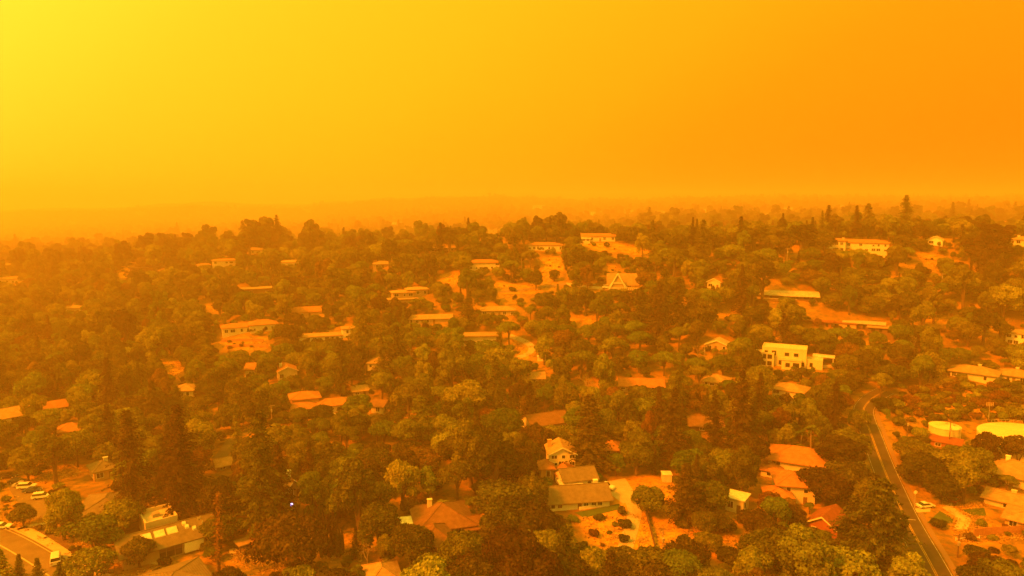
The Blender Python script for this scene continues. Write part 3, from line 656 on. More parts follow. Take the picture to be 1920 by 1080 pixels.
house('hill_house', 'low tan house with pale front gable on the pine slope', 'the pale fronted pine slope house', 1343, 657, -8, [b(0,40,10,8,'gabley',1.9,'tan','gravel',win=3)])
mod, ms_, mv = house('modern_house', 'white cubic modern house with flat parapets, balcony and tall dark door', 'the white modern house', 1464, 691, -3,
    [b(4,78,34,9,'parapet',.5,'cream','gravel',y=2,win=6,st=2), b(-30,34,25,5,'parapet',.5,'cream','gravel',y=0,win=3,st=2), b(18,34,16,3,'flat',.3,'cream','gravel',y=-1,win=2,o=.2), b(54,34,16,6,'parapet',.4,'cream','gravel',y=3,win=1)], trim='darktrim', guard=.86)
house('pool_pergola', 'white flat pergola on posts beside the white modern house', 'the white pergola', 1543, 684, -3, [b(0,36,14,5,'canopy',.3,'white','white',o=.3)], 'pergola')
house('small_shed', 'tiny white box shed beside the pale curving drive', 'the tiny white shed', 1015, 678, 0, [b(0,15,8,3,'flat',.25,'white','white',o=.1)], 'shed', door=False)
house('tan_cabin', 'plain tan gabled roof among umbrella pines', 'the plain tan gable', 1006, 718, 5, [b(0,30,8,6,'gable',1.7,'tan','tiletan',win=2)], 'cabin')
house('tile_roof_house', 'long orange roofed house nearly buried in pines', 'the buried orange house', 1203, 734, 3, [b(0,82,9,9,'gable',2.0,'tan','tile',win=6)])
house('tile_roof_house', 'broad tan hip roof among umbrella pines and redwoods', 'the broad tan pine roof', 1340, 726, -8, [b(0,46,8,9,'hip',2.2,'tan','tiletan',win=4)])
house('mansion', 'cream hilltop mansion with orange roofs, chimneys and white terrace walls', 'the hilltop mansion', 1606, 473, -4,
    [b(6,92,17,10,'hip',1.6,'cream','tile',y=2,win=9,st=2), b(-34,30,20,8,'hip',1.4,'cream','tile',y=-2,win=3,st=2), b(-58,36,7,6,'flat',.3,'white','white',y=-4,win=3,o=.3)], 'mansion', chimney=(0,-.35))
house('gable_house', 'little white gabled house glowing between dark ridge trees', 'the little white gable', 1753, 461, -6, [b(0,24,11,7,'gabley',1.8,'white','tiletan',win=2)])
house('hill_house', 'tall cream house with tan roof beside the giant ridge tree', 'the tall cream ridge house', 1914, 470, -8, [b(0,38,20,9,'hip',1.5,'cream','tanroof',win=4,st=2)], chimney=(0,-.2))
house('low_red_house', 'very long low red brown house with flat stepped pale roofs', 'the long red brown house', 1580, 621, -3,
    [b(-50,60,13,7,'flat',.4,'red','red',win=4,o=.9), b(0,44,12,6,'flat',.4,'orange','red',y=2,win=2,o=.5), b(34,66,13,7,'flat',.4,'brown','gravel',y=4,win=5,o=.9), b(64,42,10,6,'flat',.35,'brown','tiletan',y=0,win=3,o=.8)], trim='darktrim')
house('white_villa', 'white two storey villa with dark windows at the forest edge', 'the white villa', 1912, 650, -10, [b(0,46,23,8,'hip',1.2,'white','tanroof',win=4,st=2)])
house('ranch_house', 'cream ranch house with white posts and brown roof over the scrub', 'the cream ranch house', 1823, 714, -6, [b(0,72,14,9,'hip',2.0,'cream','tanroof',win=7,o=1.0)], chimney=(0,.1))
house('ranch_house', 'second ranch house with low tan roof beside a round dark tree', 'the second ranch house', 1902, 719, -6, [b(0,58,13,9,'hip',1.8,'cream','tanroof',win=5,o=1.0)], chimney=(0,.0))
# --- faint houses in the smoke beyond the ridge
for i, (px, py, w, lab) in enumerate([(1105,405,26,'faint long roof in the smoke'),(1180,401,20,'faint small roof in the smoke'),(1240,404,26,'faint pale house in the smoke'),(1322,399,24,'faint wide house in the smoke'),
      (1440,408,24,'hazy cream house beyond the ridge'),(1478,396,20,'hazy small house beyond the ridge'),(1575,393,30,'hazy long house under far pines'),(1735,404,44,'bright hazy estate beyond the ridge'),(1803,399,22,'hazy cottage near the bright estate'),
      (1880,424,40,'hazy flat house beyond the giant tree'),(350,442,26,'ghostly house on the far plain'),(742,424,30,'ghostly long roof beyond the left ridge'),(765,432,20,'ghostly small roof beyond the left ridge'),
      (787,442,22,'ghostly cream house beyond the left ridge'),(925,436,28,'ghostly wide house behind the ridge'),(560,452,22,'ghostly pale house behind conifers'),(1010,392,24,'barely visible roof far in smoke'),(230,470,24,'pale roof among hazy left trees')]):
    house('distant_house', lab + ' among trees', 'the ' + lab, px, py, (i * 37) % 40 - 20, [b(0, w, 7, 9, ('hip','gable')[i % 2], 1.8, 'cream', ('tiletan','tile')[i % 2], win=3)], group='faint houses beyond the ridge', door=False, guard=.95)
# ------------------------------------------------------------------ water tanks
def guard_px(p, rx, h, frac=.8):
    s = mpp(p); qx, qy, _ = proj(p.x, p.y, p.z); GUARD.append((qx - rx / s, qy - h / s, qx + rx / s, qy - h / s * (1 - frac), p.y))
def tank(label, short, px, py, R, h, dome, n=48, rail=False):
    p = at(px, py); root = link('water_tank', None, None, p); tag(root, label, 'water tank')
    a = MB(); a.lathe([(R, -3), (R, h)], n); link('shell', a.mesh('shell', M['tank']), root)
    a = MB(); a.lathe([(R + .12, h - .1), (R + .12, h + .15), (R * .7, h + .15 + dome * .6), (R * .3, h + .15 + dome * .93), (.2, h + .15 + dome)], n); rf = link('roof', a.mesh('roof', M['tank']), root)
    for k in range(3):
        a = MB(); a.lathe([(R + .04, h * (k + .5) / 3 - .06), (R + .04, h * (k + .5) / 3 + .06)], n); link('seam_band', a.mesh('seam_band', M['tank']), root)
    for k, (x, y) in enumerate(((R * .1, 0), (R * .45, -R * .3))):
        a = MB(); zz = h + dome * .7; a.lathe([(.35, zz - .3), (.35, zz + .6), (.5, zz + .65), (.1, zz + .9)], 12, (x, y)); link('vent', a.mesh('vent', M['metal']), rf)
    for k in range(16):
        a = MB(); ang = k * math.pi / 8; a.tube([(math.cos(ang) * r_, math.sin(ang) * r_, h + .2 + dome * z_) for r_, z_ in ((R, 0), (R * .7, .6), (R * .3, .93), (.3, 1))], .06, 4); link('roof_seam', a.mesh('roof_seam', M['tank']), rf)
    if rail:
        for k in range(9):
            a = MB(); ang = 1.1 + k * .09; x, y = math.cos(ang) * R * .96, math.sin(ang) * R * .96
            a.tube([(x, y, h), (x, y, h + 1.3)], .05, 5); link('railing_post', a.mesh('railing_post', M['metal']), rf)
        a = MB(); a.tube([(math.cos(1.1 + k * .09) * R * .96, math.sin(1.1 + k * .09) * R * .96, h + 1.3) for k in range(9)], .05, 5); link('handrail', a.mesh('handrail', M['metal']), rf)
    a = MB()
    for sx in (-.25, .25): a.tube([(sx, -R - .2, -1), (sx, -R - .2, h + .8)], .04, 5)
    for k in range(int(h / .4)): a.box(-.25, .25, -R - .22, -R - .18, .2 + k * .4, .24 + k * .4)
    link('ladder', a.mesh('ladder', M['metal']), root, None, .5)
    guard_px(p, R, h + dome, .55); LAND.append((p.x, p.y, p.z, short)); FOOT.append((p.x, p.y, 1, 0, -R - 1, R + 1, -R - 1, R + 1))
    return root
tank('small round pale yellow water tank beside the brown pump house', 'the small water tank', 1770, 822, 4.5, 4.0, .5)
tank('huge pale yellow domed water tank with railing on its roof', 'the huge water tank', 1930, 846, 14.0, 4.4, 1.1, 72, True)
house('pump_house', 'low reddish pump house with brown roof in front of the small tank', 'the pump house', 1770, 842, -6, [b(0,52,11,4,'shed',.9,'red','red',win=2,o=.4)], 'pump house')
a = MB(); p = at(1853, 792); root = link('antenna_mast', None, None, p); tag(root, 'grey antenna mast with panel antennas behind the huge tank', 'antenna')
a.tube([(0,0,-1),(0,0,7)], .1, 6); link('mast', a.mesh('mast', M['metal']), root)
for k in range(5):
    a = MB(); a.box(-1.1 + k * .55, -.95 + k * .55, -.1, .1, 5.6, 7); link('antenna_panel', a.mesh('antenna_panel', M['w_tan']), root)
a = MB(); a.box(-1.2, 1.4, -.05, .05, 6.0, 6.1); link('crossbar', a.mesh('crossbar', M['metal']), root)

# ------------------------------------------------------------------ cars
def car_meshes(kind):
    L, Wd, Hh = {'sedan': (4.6, 1.8, 1.42), 'suv': (4.7, 1.9, 1.7), 'van': (5.2, 2.0, 2.05), 'truck': (5.6, 2.0, 1.85)}[kind]
    hl, hw = L/2, Wd/2; deck = Hh * .56
    sec = {'sedan': [(-hl, .35), (-hl, deck*.95), (-hl*.62, deck*1.04), (hl*.42, deck*1.04), (hl*.97, deck*.82), (hl, .4)],
           'suv': [(-hl, .4), (-hl, deck*1.02), (-hl*.9, deck*1.08), (hl*.45, deck*1.08), (hl*.96, deck*.9), (hl, .45)],
           'van': [(-hl, .4), (-hl, deck), (-hl*.95, deck*1.05), (hl*.6, deck*1.05), (hl*.95, deck*.85), (hl, .45)],
           'truck': [(-hl, .5), (-hl, deck), (-hl*.95, deck*1.04), (hl*.4, deck*1.04), (hl*.96, deck*.92), (hl, .5)]}[kind]
    a = MB(); ring = lambda y, s: [(x * s, y, z) for x, z in sec]
    a.loft([ring(-hw, .985), ring(-hw * .93, 1), ring(hw * .93, 1), ring(hw, .985)]); body = a
    g = {'sedan': ((-.72, .46), (-.42, .12)), 'suv': ((-.93, .5), (-.82, .2)), 'van': ((-.96, .72), (-.93, .42)), 'truck': ((-.15, .48), (-.08, .2))}[kind]
    d = deck * 1.03
    def rect(x0, x1, w, z): return [(x0, -w, z), (x1, -w, z), (x1, w, z), (x0, w, z)]
    a = MB(); a.loft([rect(g[0][0]*hl, g[0][1]*hl, hw*.94, d), rect(g[1][0]*hl, g[1][1]*hl, hw*.78, Hh - .06)]); glass = a
    a = MB(); a.loft([rect(g[1][0]*hl - .08, g[1][1]*hl + .06, hw*.8, Hh - .07), rect(g[1][0]*hl + .1, g[1][1]*hl - .12, hw*.7, Hh)]); top = a
    w = MB(); w.loft([[(math.cos(t*math.pi/7)*.33, y, math.sin(t*math.pi/7)*.33) for t in range(14)] for y in (-.11, .11)])
    r = MB(); r.loft([[(math.cos(t*math.pi/5)*.2, y, math.sin(t*math.pi/5)*.2) for t in range(10)] for y in (-.125, .125)])
    li = MB(); li.box(-.04, .04, -.22, .22, -.08, .08)
    return dict(L=L, W=Wd, deck=deck, body=body.mesh('car_body', M['car_white']), glass=glass.mesh('car_windows', M['glass']), top=top.mesh('car_roof', M['car_white']), tyre=w.mesh('car_tyre', M['rubber']), rim=r.mesh('car_rim', M['metal']), hd=li.mesh('car_headlight', M['light_clear']), tl=li.mesh('car_tail_light', M['light_red']))
_cars = {}
def car(label, px, py, heading, kind, colour, group=None, short=None):
    if kind not in _cars: _cars[kind] = car_meshes(kind)
    c = _cars[kind]; p = at(px, py); p.z += .1
    root = link('parked_car' if kind != 'truck' else 'pickup_truck', None, None, p, math.radians(heading)); tag(root, label, {'truck': 'truck', 'van': 'van'}.get(kind, 'car'), group)
    for nm, me in (('body', c['body']), ('roof', c['top'])):
        o = link(nm, me, root); o.material_slots[0].link = 'OBJECT'; o.material_slots[0].material = M['car_' + colour]
    link('windows', c['glass'], root)
    for sx in (-.3, .31):
        for sy in (-1, 1):
            o = link('wheel', c['tyre'], root, (sx * c['L'], sy * (c['W']/2 - .1), .33)); link('rim', c['rim'], o)
    for sy in (-1, 1):
        link('headlight', c['hd'], root, (c['L']/2 - .06, sy * c['W'] * .36, c['deck'] * .72)); link('tail_light', c['tl'], root, (-c['L']/2 + .02, sy * c['W'] * .36, c['deck'] * .75))
    guard_px(p, 2.2, 1.8, 1.0)
G = 'cars in the library car park'
car('dark car at the tree covered end of the car park', 16, 897, 10, 'sedan', 'black', G)
car('black sedan parked beside the silver car', 33, 906, 12, 'sedan', 'black', G)
car('silver sedan in the car park row', 42, 912, 12, 'sedan', 'silver', G)
car('white SUV in the middle of the car park row', 51, 917, 12, 'suv', 'white', G)
car('dark blue sedan at the near end of the parked row', 61, 924, 12, 'sedan', 'blue', G)
car('white sedan parked apart by the red verge', 79, 935, 20, 'suv', 'white', G)
car('white car at the street corner by the crossing walk', 3, 991, 10, 'sedan', 'white')
car('white van driving on the wide street by the planting strip', 105, 1056, 122, 'van', 'white')
car('white pickup truck parked at the end of the ranch house', 1134, 917, -30, 'truck', 'white')
car('dark sedan in front of the big brown roofed house', 842, 1036, 30, 'sedan', 'black')
car('dark car near the bushes below the big brown roofed house', 806, 1045, 8, 'sedan', 'blue')
car('dark red car waiting at the top of the curved drive', 1793, 941, 30, 'sedan', 'red')
car('silver car on the pale hilltop drive by the A frame', 1108, 536, 5, 'sedan', 'silver')
car('white car beside the A frame deck', 1138, 541, 0, 'suv', 'white')
car('white car near the roundel sign on the hill road drive', 1735, 952, 10, 'sedan', 'white')

# ------------------------------------------------------------------ poles, signs, lamp
def pole(label, px, py, hp_, arms=1, pale=False, lean=0, box=True):
    p = at(px, py); h = hp_ * mpp(p) * 1.05; root = link('utility_pole', None, None, p, -math.atan2(p.x, p.y) + .25); tag(root, label, 'utility pole', 'wooden utility poles'); m = M['palebark'] if pale else M['pole']
    a = MB(); a.tube([(0,0,-1.5),(lean,0,h)], [.2,.13], 8); link('post', a.mesh('post', m), root)
    for k in range(arms):
        a = MB(); a.box(-1.2, 1.2, -.16, -.02, h - .5 - k * .9, h - .34 - k * .9); o = link('crossarm', a.mesh('crossarm', m), root)
        for x in (-1.05, -.55, .55, 1.05):
            a = MB(); a.lathe([(.05, h - .34 - k*.9), (.08, h - .25 - k*.9), (.05, h - .12 - k*.9)], 8, (x, -.09)); link('insulator', a.mesh('insulator', M['w_grey']), o)
    if box:
        a = MB(); a.lathe([(.3, h - 2.6), (.3, h - 1.7), (.12, h - 1.6)], 12, (0, -.45)); link('transformer', a.mesh('transformer', M['metal']), root)
    guard_px(p, .4, h * .9, .5)
pole('utility pole with grey transformer beside the upper hill road', 1700, 826, 42)
pole('utility pole with two crossarms above the hill road shoulder', 1726, 905, 32, 2, False, 0, False)
pole('dark utility pole standing in front of the small tank', 1779, 838, 44, 0)
pole('utility pole beside the red clay fence', 1795, 1046, 44, 1)
pole('pale utility pole on the slope beside the tile villa', 510, 802, 42, 1, True)
pole('pale utility pole on the wooded ridge slope', 1475, 503, 36, 1, True)
pole('utility pole high on the slope under the giant ridge tree', 1765, 540, 26, 1, True)
pole('pale utility pole below the columned hilltop house', 978, 514, 28, 0, True, 0, False)
pole('utility pole beside the pines below the pale fronted house', 1320, 678, 28, 1, True)
pole('utility pole in the left woodland', 25, 740, 24, 1, True)
pole('utility pole on the bare dirt lot', 1242, 1038, 42, 0, True)
p = at(1714, 955); root = link('road_sign', None, None, p, .1); tag(root, 'round white road sign on a thin post at the driveway mouth', 'sign')
a = MB(); a.tube([(0,0,-.5),(0,0,4.6)], .06, 6); link('post', a.mesh('post', M['metal']), root)
a = MB(); a.loft([[(math.cos(t*math.pi/12)*.5, y, 4.6 + math.sin(t*math.pi/12)*.5) for t in range(24)] for y in (-.09, -.03)]); link('sign_plate', a.mesh('sign_plate', M['trim']), root); guard_px(p, .7, 5, .9)
p = at(548, 972); root = link('street_lamp', None, None, p, .3); tag(root, 'small street lamp with glowing blue white head below the redwoods', 'street lamp')
a = MB(); a.tube([(0,0,-.5),(0,0,3.4)], .08, 6); link('post', a.mesh('post', M['metal']), root)
a = MB(); a.lathe([(.12, 3.35), (.3, 3.5), (.32, 3.85), (.1, 4.05)], 12); link('lamp_head', a.mesh('lamp_head', M['lamp_blue']), root); guard_px(p, .8, 4.5, .9)
p = at(938, 762); root = link('garden_parasol', None, None, p); tag(root, 'tiny white garden parasol glowing among the trees', 'parasol')
a = MB(); a.tube([(0,0,-.3),(0,0,2.6)], .04, 6); link('post', a.mesh('post', M['metal']), root)
a = MB(); a.lathe([(1.7, 2.1), (1.72, 2.16), (.9, 2.55), (.05, 2.8)], 8); link('canopy', a.mesh('canopy', M['trim']), root); guard_px(p, 1.8, 3, .9)

# ------------------------------------------------------------------ fences and low walls
def fence(label, pts, h, m, step=2.5, rails=3, kind='rail', cat='fence', name='fence'):
    path = spline([at(*q) for q in pts], .5); acc = [path[0]]
    for q in path:
        if (q - acc[-1]).length >= step: acc.append(q)
    root = link(name, None, None, Vector((acc[0].x, acc[0].y, float(height(acc[0].x, acc[0].y))))); tag(root, label, cat); o0 = root.location
    P = [Vector((q.x, q.y, float(height(q.x, q.y)))) - o0 for q in acc]
    if kind != 'wall':
        a = MB(); a.box(-.08, .08, -.08, .08, -.8, h + .12); pm = a.mesh('post', m)
        for q in P: link('post', pm, root, q)
    for u, v in zip(P, P[1:]):
        d = Vector((v.x - u.x, v.y - u.y, 0)).normalized(); s = Vector((d.y, -d.x, 0)) * (.2 if kind == 'wall' else .04)
        spans = [(-1.0, h)] if kind == 'wall' else ([(h * (k + .35) / rails, h * (k + .35) / rails + .16) for k in range(rails)] if kind == 'rail' else [(.05, h)])
        for lo, hi in spans:
            a = MB(); a.loft([[u + s + Vector((0,0,lo)), u - s + Vector((0,0,lo)), u - s + Vector((0,0,hi)), u + s + Vector((0,0,hi))], [v + s + Vector((0,0,lo)), v - s + Vector((0,0,lo)), v - s + Vector((0,0,hi)), v + s + Vector((0,0,hi))]])
            nm = {'wall': 'wall_section', 'rail': 'rail', 'board': 'panel'}[kind]; link(nm, a.mesh(nm, m), root)
    return root
fence('long reddish clay board fence behind the shrubs below the tan villa', [(1826,1006),(1860,1004),(1900,1001),(1935,998)], 1.9, M['terracotta_wall'], 3, kind='board')
fence('white low rail along the orange dirt strip below the clay fence', [(1792,1014),(1815,1011),(1845,1010)], .7, M['trim'], 3, 1)
fence('white low garden wall between the ranch house and its lawn', [(1086,957),(1120,951),(1156,944)], .8, M['w_white'], 4, kind='wall', cat='wall', name='garden_wall')
fence('dark timber fence running straight down the bare lot', [(1212,968),(1221,1002),(1230,1036)], 1.5, M['darktrim'], 2.4, kind='board')
fence('rail fence climbing the vineyard slope beside the road', [(1700,746),(1740,725),(1782,703)], 1.3, M['wood'], 3, 2)
fence('rail fence across the bare bank below the red brown house', [(1782,634),(1830,631),(1866,634)], 1.1, M['wood'], 3, 2)
fence('pale terrace wall in front of the white modern house', [(1512,692),(1550,690),(1592,688)], 1.0, M['w_cream'], 4, kind='wall', cat='wall', name='garden_wall')
fence('reddish retaining wall below the terraced orange house', [(415,642),(460,640),(508,642)], 1.4, M['terracotta_wall'], 4, kind='wall', cat='wall', name='retaining_wall')
fence('lower reddish retaining wall of the terraced orange house', [(425,652),(465,650),(505,652)], 1.2, M['terracotta_wall'], 4, kind='wall', cat='wall', name='retaining_wall')
fence('pale retaining wall below the hilltop mansion', [(1560,480),(1590,482),(1625,481)], 1.6, M['w_cream'], 4, kind='wall', cat='wall', name='retaining_wall')
fence('brown board fence along the drive beyond the tile villa', [(665,752),(700,768),(735,778)], 1.6, M['wood'], 2.5, kind='board')
fence('white rail fence along the hilltop drive near the A frame', [(1088,538),(1110,541),(1130,543)], 1.0, M['trim'], 2.5, 2)
# benches on the library green
def bench(label, px, py, rz, m):
    p = at(px, py); root = link('bench', None, None, p, rz); tag(root, label, 'bench')
    a = MB(); a.box(-1.6, 1.6, -.4, .4, .42, .55); link('seat', a.mesh('seat', m), root)
    for x in (-1.2, 1.2):
        a = MB(); a.box(x - .12, x + .12, -.35, .35, -.3, .42); link('leg', a.mesh('leg', m), root)
    guard_px(p, 1.8, .8, 1)
bench('pale concrete slab bench on the orange library green', 176, 1064, .4, M['concrete'])
bench('pale bench beside the footpath planting bed', 78, 1009, -.5, M['concrete'])
bench('dark picnic bench on the library green', 200, 1074, .1, M['wood'])
# ------------------------------------------------------------------ tree models
def unit(v): return v / np.maximum(np.linalg.norm(v, axis=-1, keepdims=True), 1e-6)
def leaf_quads(P, Nn, size, rng, aspect=1.0, T=None):
    n = len(P); Nn = unit(Nn)
    if T is None: T = rng.normal(size=(n, 3))
    T = unit(T - (T * Nn).sum(1, keepdims=True) * Nn); B = np.cross(Nn, T)
    s = np.broadcast_to(np.asarray(size, float), (n,))[:, None] * .5
    V = np.empty((n, 4, 3))
    for k, (a, c) in enumerate(((-1, -.55), (.2, -1), (1, .5), (-.3, 1))):
        j = rng.uniform(.7, 1.2, (n, 1)); V[:, k] = P + (T * a + B * c * aspect) * s * j + Nn * rng.uniform(-.15, .15, (n, 1)) * s
    return V
class Tree:
    def __init__(s, seed): s.rng = np.random.default_rng(seed); s.q = []; s.r = []; s.t = MB()
    def add(s, V, r): s.q.append(V); s.r.append(r)
    def done(s, name, bark='bark'):
        V = np.concatenate(s.q); r = np.clip(np.concatenate(s.r), 0, 1); n = len(V)
        cm = np_mesh(name + '_crown', V.reshape(-1, 3), np.arange(n * 4).reshape(-1, 4), [LEAF['olive']], r)
        tm = s.t.mesh(name + '_trunk', M[bark]) if s.t.v else None
        return tm, cm
def lobes_tree(seed, H, R, z0, lob, nleaf, leaf, squash=.8, shell=(.45, .85), lr=(.26, .4), bark='bark', trunk=True, updir=.25, name='tree', cap=False, fork=5, tr=None):
    T = Tree(seed); g = T.rng; C = []; cz = z0 + (H - z0) * .5; rz = (H - z0) * .5
    while len(C) < lob:
        d = g.normal(size=3); d /= np.linalg.norm(d); d[2] = abs(d[2]) * (1 if cap else 1.0) if (cap or g.random() < .7) else d[2]
        k = g.uniform(*shell)
        r = R * g.uniform(*lr)
        c = np.array([d[0] * (R - r * .7) * k / shell[1], d[1] * (R - r * .7) * k / shell[1], cz + d[2] * max(rz - r * .75, .1) * k / shell[1]])
        if cap: c[2] = H - r * squash - (H - z0) * .8 * ((c[0]**2 + c[1]**2) / R**2) ** .9
        C.append((c, r))
    cen = np.array([c for c, r in C]); rad = np.array([r for c, r in C]); area = rad ** 2; cnt = (nleaf * 1.9 * area / area.sum()).astype(int)
    for (c, r), m in zip(C, cnt):
        d = unit(g.normal(size=(m, 3))); d[:, 2] = np.where(g.random(m) < .6, np.abs(d[:, 2]), d[:, 2])
        wob = 1 + .16 * np.sin(d[:, 0] * 7 + c[0]) * np.sin(d[:, 1] * 7 + c[1]) + g.normal(0, .07, m)
        P = c + d * r * wob[:, None] * np.array([1, 1, squash])
        dist = np.linalg.norm((P[:, None] - cen[None]) / np.array([1, 1, squash]), axis=2) / rad[None]
        keep = (dist < .8).sum(1) == 0
        P, d = P[keep], d[keep]; m = len(P)
        if m == 0: continue
        Nn = d + g.normal(0, .55, (m, 3)) + np.array([0, 0, updir])
        T.add(leaf_quads(P, Nn, g.uniform(.7, 1.35, m) * leaf, g), g.uniform(.15, .7) + g.uniform(-.3, .35, m))
    if trunk:
        tr = tr or H * .028 + .06
        ztop = z0 + (H - z0) * (.55 if not cap else .6)
        T.t.tube([(0, 0, -1.2), (g.normal(0, .15), g.normal(0, .15), z0 * .5), (g.normal(0, .3), g.normal(0, .3), ztop)], [tr * 1.3, tr, tr * .5], 7)
        for k in range(fork):
            c, r = C[int(g.integers(len(C)))]; T.t.tube([(0, 0, z0 * g.uniform(.5, .9)), tuple(c * np.array([.5, .5, 1]) * .9), tuple(c)], [tr * .55, tr * .35, tr * .12], 5)
    return T.done(name, bark)
def conifer(seed, H, R, z0, step, per, leaf, droop=.3, powr=.75, bark='bark', name='conifer', irregular=.2, across=3, sparse=0.0):
    T = Tree(seed); g = T.rng; z = z0
    while z < H - .3:
        t = (z - z0) / (H - z0); Lm = R * (1 - t) ** powr * (.55 + .45 * min(1, t * 6 + .3)) * g.uniform(1 - irregular, 1 + irregular)
        for k in range(per):
            if g.random() < sparse: continue
            a = g.uniform(0, 2 * math.pi); L = Lm * g.uniform(.65, 1.15); n = max(2, int(L / (leaf * .75))); s = (np.arange(n) + g.uniform(.2, .9, n)) / n
            clump = g.uniform(.1, .75)
            for w in range(across):
                off = (w - (across - 1) / 2) * leaf * .8 * (1.1 - s * .6)
                P = np.stack([np.cos(a) * s * L - np.sin(a) * off, np.sin(a) * s * L + np.cos(a) * off, z + L * (.12 * s - droop * s * s) + g.normal(0, leaf * .22, n)], 1)
                Nn = np.stack([np.cos(a) * .45 * np.ones(n), np.sin(a) * .45 * np.ones(n), np.ones(n)], 1) + g.normal(0, .4, (n, 3))
                T.add(leaf_quads(P, Nn, leaf * g.uniform(.7, 1.25, n), g, .6, np.tile([np.cos(a), np.sin(a), -.2], (n, 1))), clump + g.uniform(-.25, .3, n))
        z += step * g.uniform(.8, 1.2) * (1 - .35 * t)
    T.t.tube([(0, 0, -1.2), (0, 0, H * .5), (0, 0, H - .4)], [H * .022 + .08, H * .014 + .05, .04], 7)
    return T.done(name, bark)
def cypress_model(seed, H, R):
    T = Tree(seed); g = T.rng; n = 1500; t = g.random(n) ** .9; a = g.uniform(0, 2*math.pi, n); r = R * np.sin(np.clip(t * 3.0 + .25, 0, 3.1)) ** .6 * (1.08 - t * .6) * g.uniform(.75, 1.05, n)
    P = np.stack([np.cos(a) * r, np.sin(a) * r, .3 + t * (H - .3)], 1); Nn = np.stack([np.cos(a), np.sin(a), .5 + 0 * a], 1) + g.normal(0, .4, (n, 3))
    T.add(leaf_quads(P, Nn, .42, g, .7, np.tile([0, 0, 1.], (n, 1))), g.random(n)); T.t.tube([(0,0,-1),(0,0,H*.8)], [.18,.05], 6)
    return T.done('cypress')
def palm_model(seed):
    T = Tree(seed); g = T.rng; H = 8.0
    T.t.tube([(0,0,-1),(.1,0,H*.5),(.25,.1,H)], [.28,.22,.2], 8)
    for k in range(26):
        a = k * 2.4; el = g.uniform(-.3, 1.1); L = g.uniform(2.6, 3.4); n = 14; s = (np.arange(n) + .5) / n
        x = np.cos(el) * L * s; z = H + np.sin(el) * L * s - 1.5 * s ** 2.2
        for sg in (-1, 1):
            P = np.stack([.25 + np.cos(a) * x - np.sin(a) * sg * .28 * np.sin(s * 3), .1 + np.sin(a) * x + np.cos(a) * sg * .28 * np.sin(s * 3), z - .12], 1)
            T.add(leaf_quads(P, np.tile([0, 0, 1.], (n, 1)) + g.normal(0, .3, (n, 3)), .6, g, .5, np.tile([-np.sin(a) * sg, np.cos(a) * sg, -.5], (n, 1))), g.uniform(.2, .9, n))
    return T.done('palm', 'palebark')
def bare_model(seed, H=9, twigs=True):
    T = Tree(seed); g = T.rng
    def br(p, d, L, r, k):
        q = p + d * L; T.t.tube([tuple(p), tuple((p + q) / 2 + g.normal(0, .06 * L, 3)), tuple(q)], [r, r * .8, r * .55], 5)
        if k:
            for _ in range(3): br(q, unit(d + g.normal(0, .55, 3)), L * .72, r * .5, k - 1)
        else: T.add(leaf_quads(q + g.normal(0, .3, (4, 3)), g.normal(size=(4, 3)), .3, g), g.random(4))
    br(np.array([0, 0, -.8]), np.array([0, 0, 1.]), H * .36, .2, 3)
    return T.done('bare_tree', 'palebark')
PROTO = {}
def reg(kind, H, R, tm, cm): PROTO.setdefault(kind, []).append((H, R, tm, cm))
for i in range(5):
    H = (9.5, 11, 8.5, 12, 10)[i]; R = (5.2, 5.6, 5.6, 5.4, 4.6)[i]
    reg('oak', H, R, *lobes_tree(10 + i, H, R, H * .12, 30 + 3 * i, 6500, .46, .82, name='oak'))
for i in range(3):
    H = (13, 15, 11.5)[i]; R = (4.2, 4.5, 4.4)[i]
    reg('bay', H, R, *lobes_tree(30 + i, H, R, H * .08, 36, 6500, .42, .95, (.4, .9), (.24, .36), name='bay'))
for i in range(3):
    H = (20, 23, 18)[i]; R = (5.2, 5.6, 5.8)[i]
    reg('eucalyptus', H, R, *lobes_tree(40 + i, H, R, H * .12, 30, 6000, .48, 1.05, (.4, .95), (.2, .33), 'bark', name='eucalyptus', fork=9))
for i in range(4):
    H = (10, 11.5, 9.5, 12.5)[i]; R = (6.2, 6.6, 5.6, 7.0)[i]
    reg('pine', H, R, *lobes_tree(50 + i, H, R, H * .5, 34, 6500, .4, .62, (.1, 1.0), (.22, .32), cap=True, name='pine', fork=9, updir=.5))
for i in range(4):
    H = (24, 27, 21, 25)[i]; R = (5.2, 5.8, 5.4, 4.8)[i]
    reg('redwood', H, R, *conifer(60 + i, H, R, H * .06, .55, 7, .62, .3, (.52, .62, .66, .5)[i], name='redwood', irregular=.3))
for i in range(2):
    reg('cedar', 20, (8.0, 6.5)[i], *conifer(70 + i, 20, (8.0, 6.5)[i], 1.2, .95, 11, .7, .12, .6, name='cedar', irregular=.3, across=4))
for i in range(3):
    H = (16, 13, 18)[i]; R = (3.6, 3.8, 4.2)[i]
    reg('fir', H, R, *conifer(80 + i, H, R, H * .06, .6, 8, .6, .2, .85, name='fir', irregular=.25))
for i in range(2): reg('cypress', 7.5, .62, *cypress_model(90 + i, 7.5, (.62, .7)[i]))
reg('palm', 10, 3.2, *palm_model(95))
for i in range(2): reg('bare', 9, 3.2, *bare_model(97 + i))
reg('spire', 21, 2.1, *conifer(99, 21, 2.3, 1.5, .62, 7, .5, .18, .3, name='spire', irregular=.45, across=2, sparse=.3))
for i in range(4):
    H = (1.8, 2.4, 1.4, 2.9)[i]; R = (1.7, 2.0, 1.6, 2.1)[i]
    reg('shrub', H, R, *lobes_tree(110 + i, H, R, -.3, 13, 1300, .34, .8, (.3, .9), (.3, .45), trunk=True, name='shrub', fork=3, tr=.07))
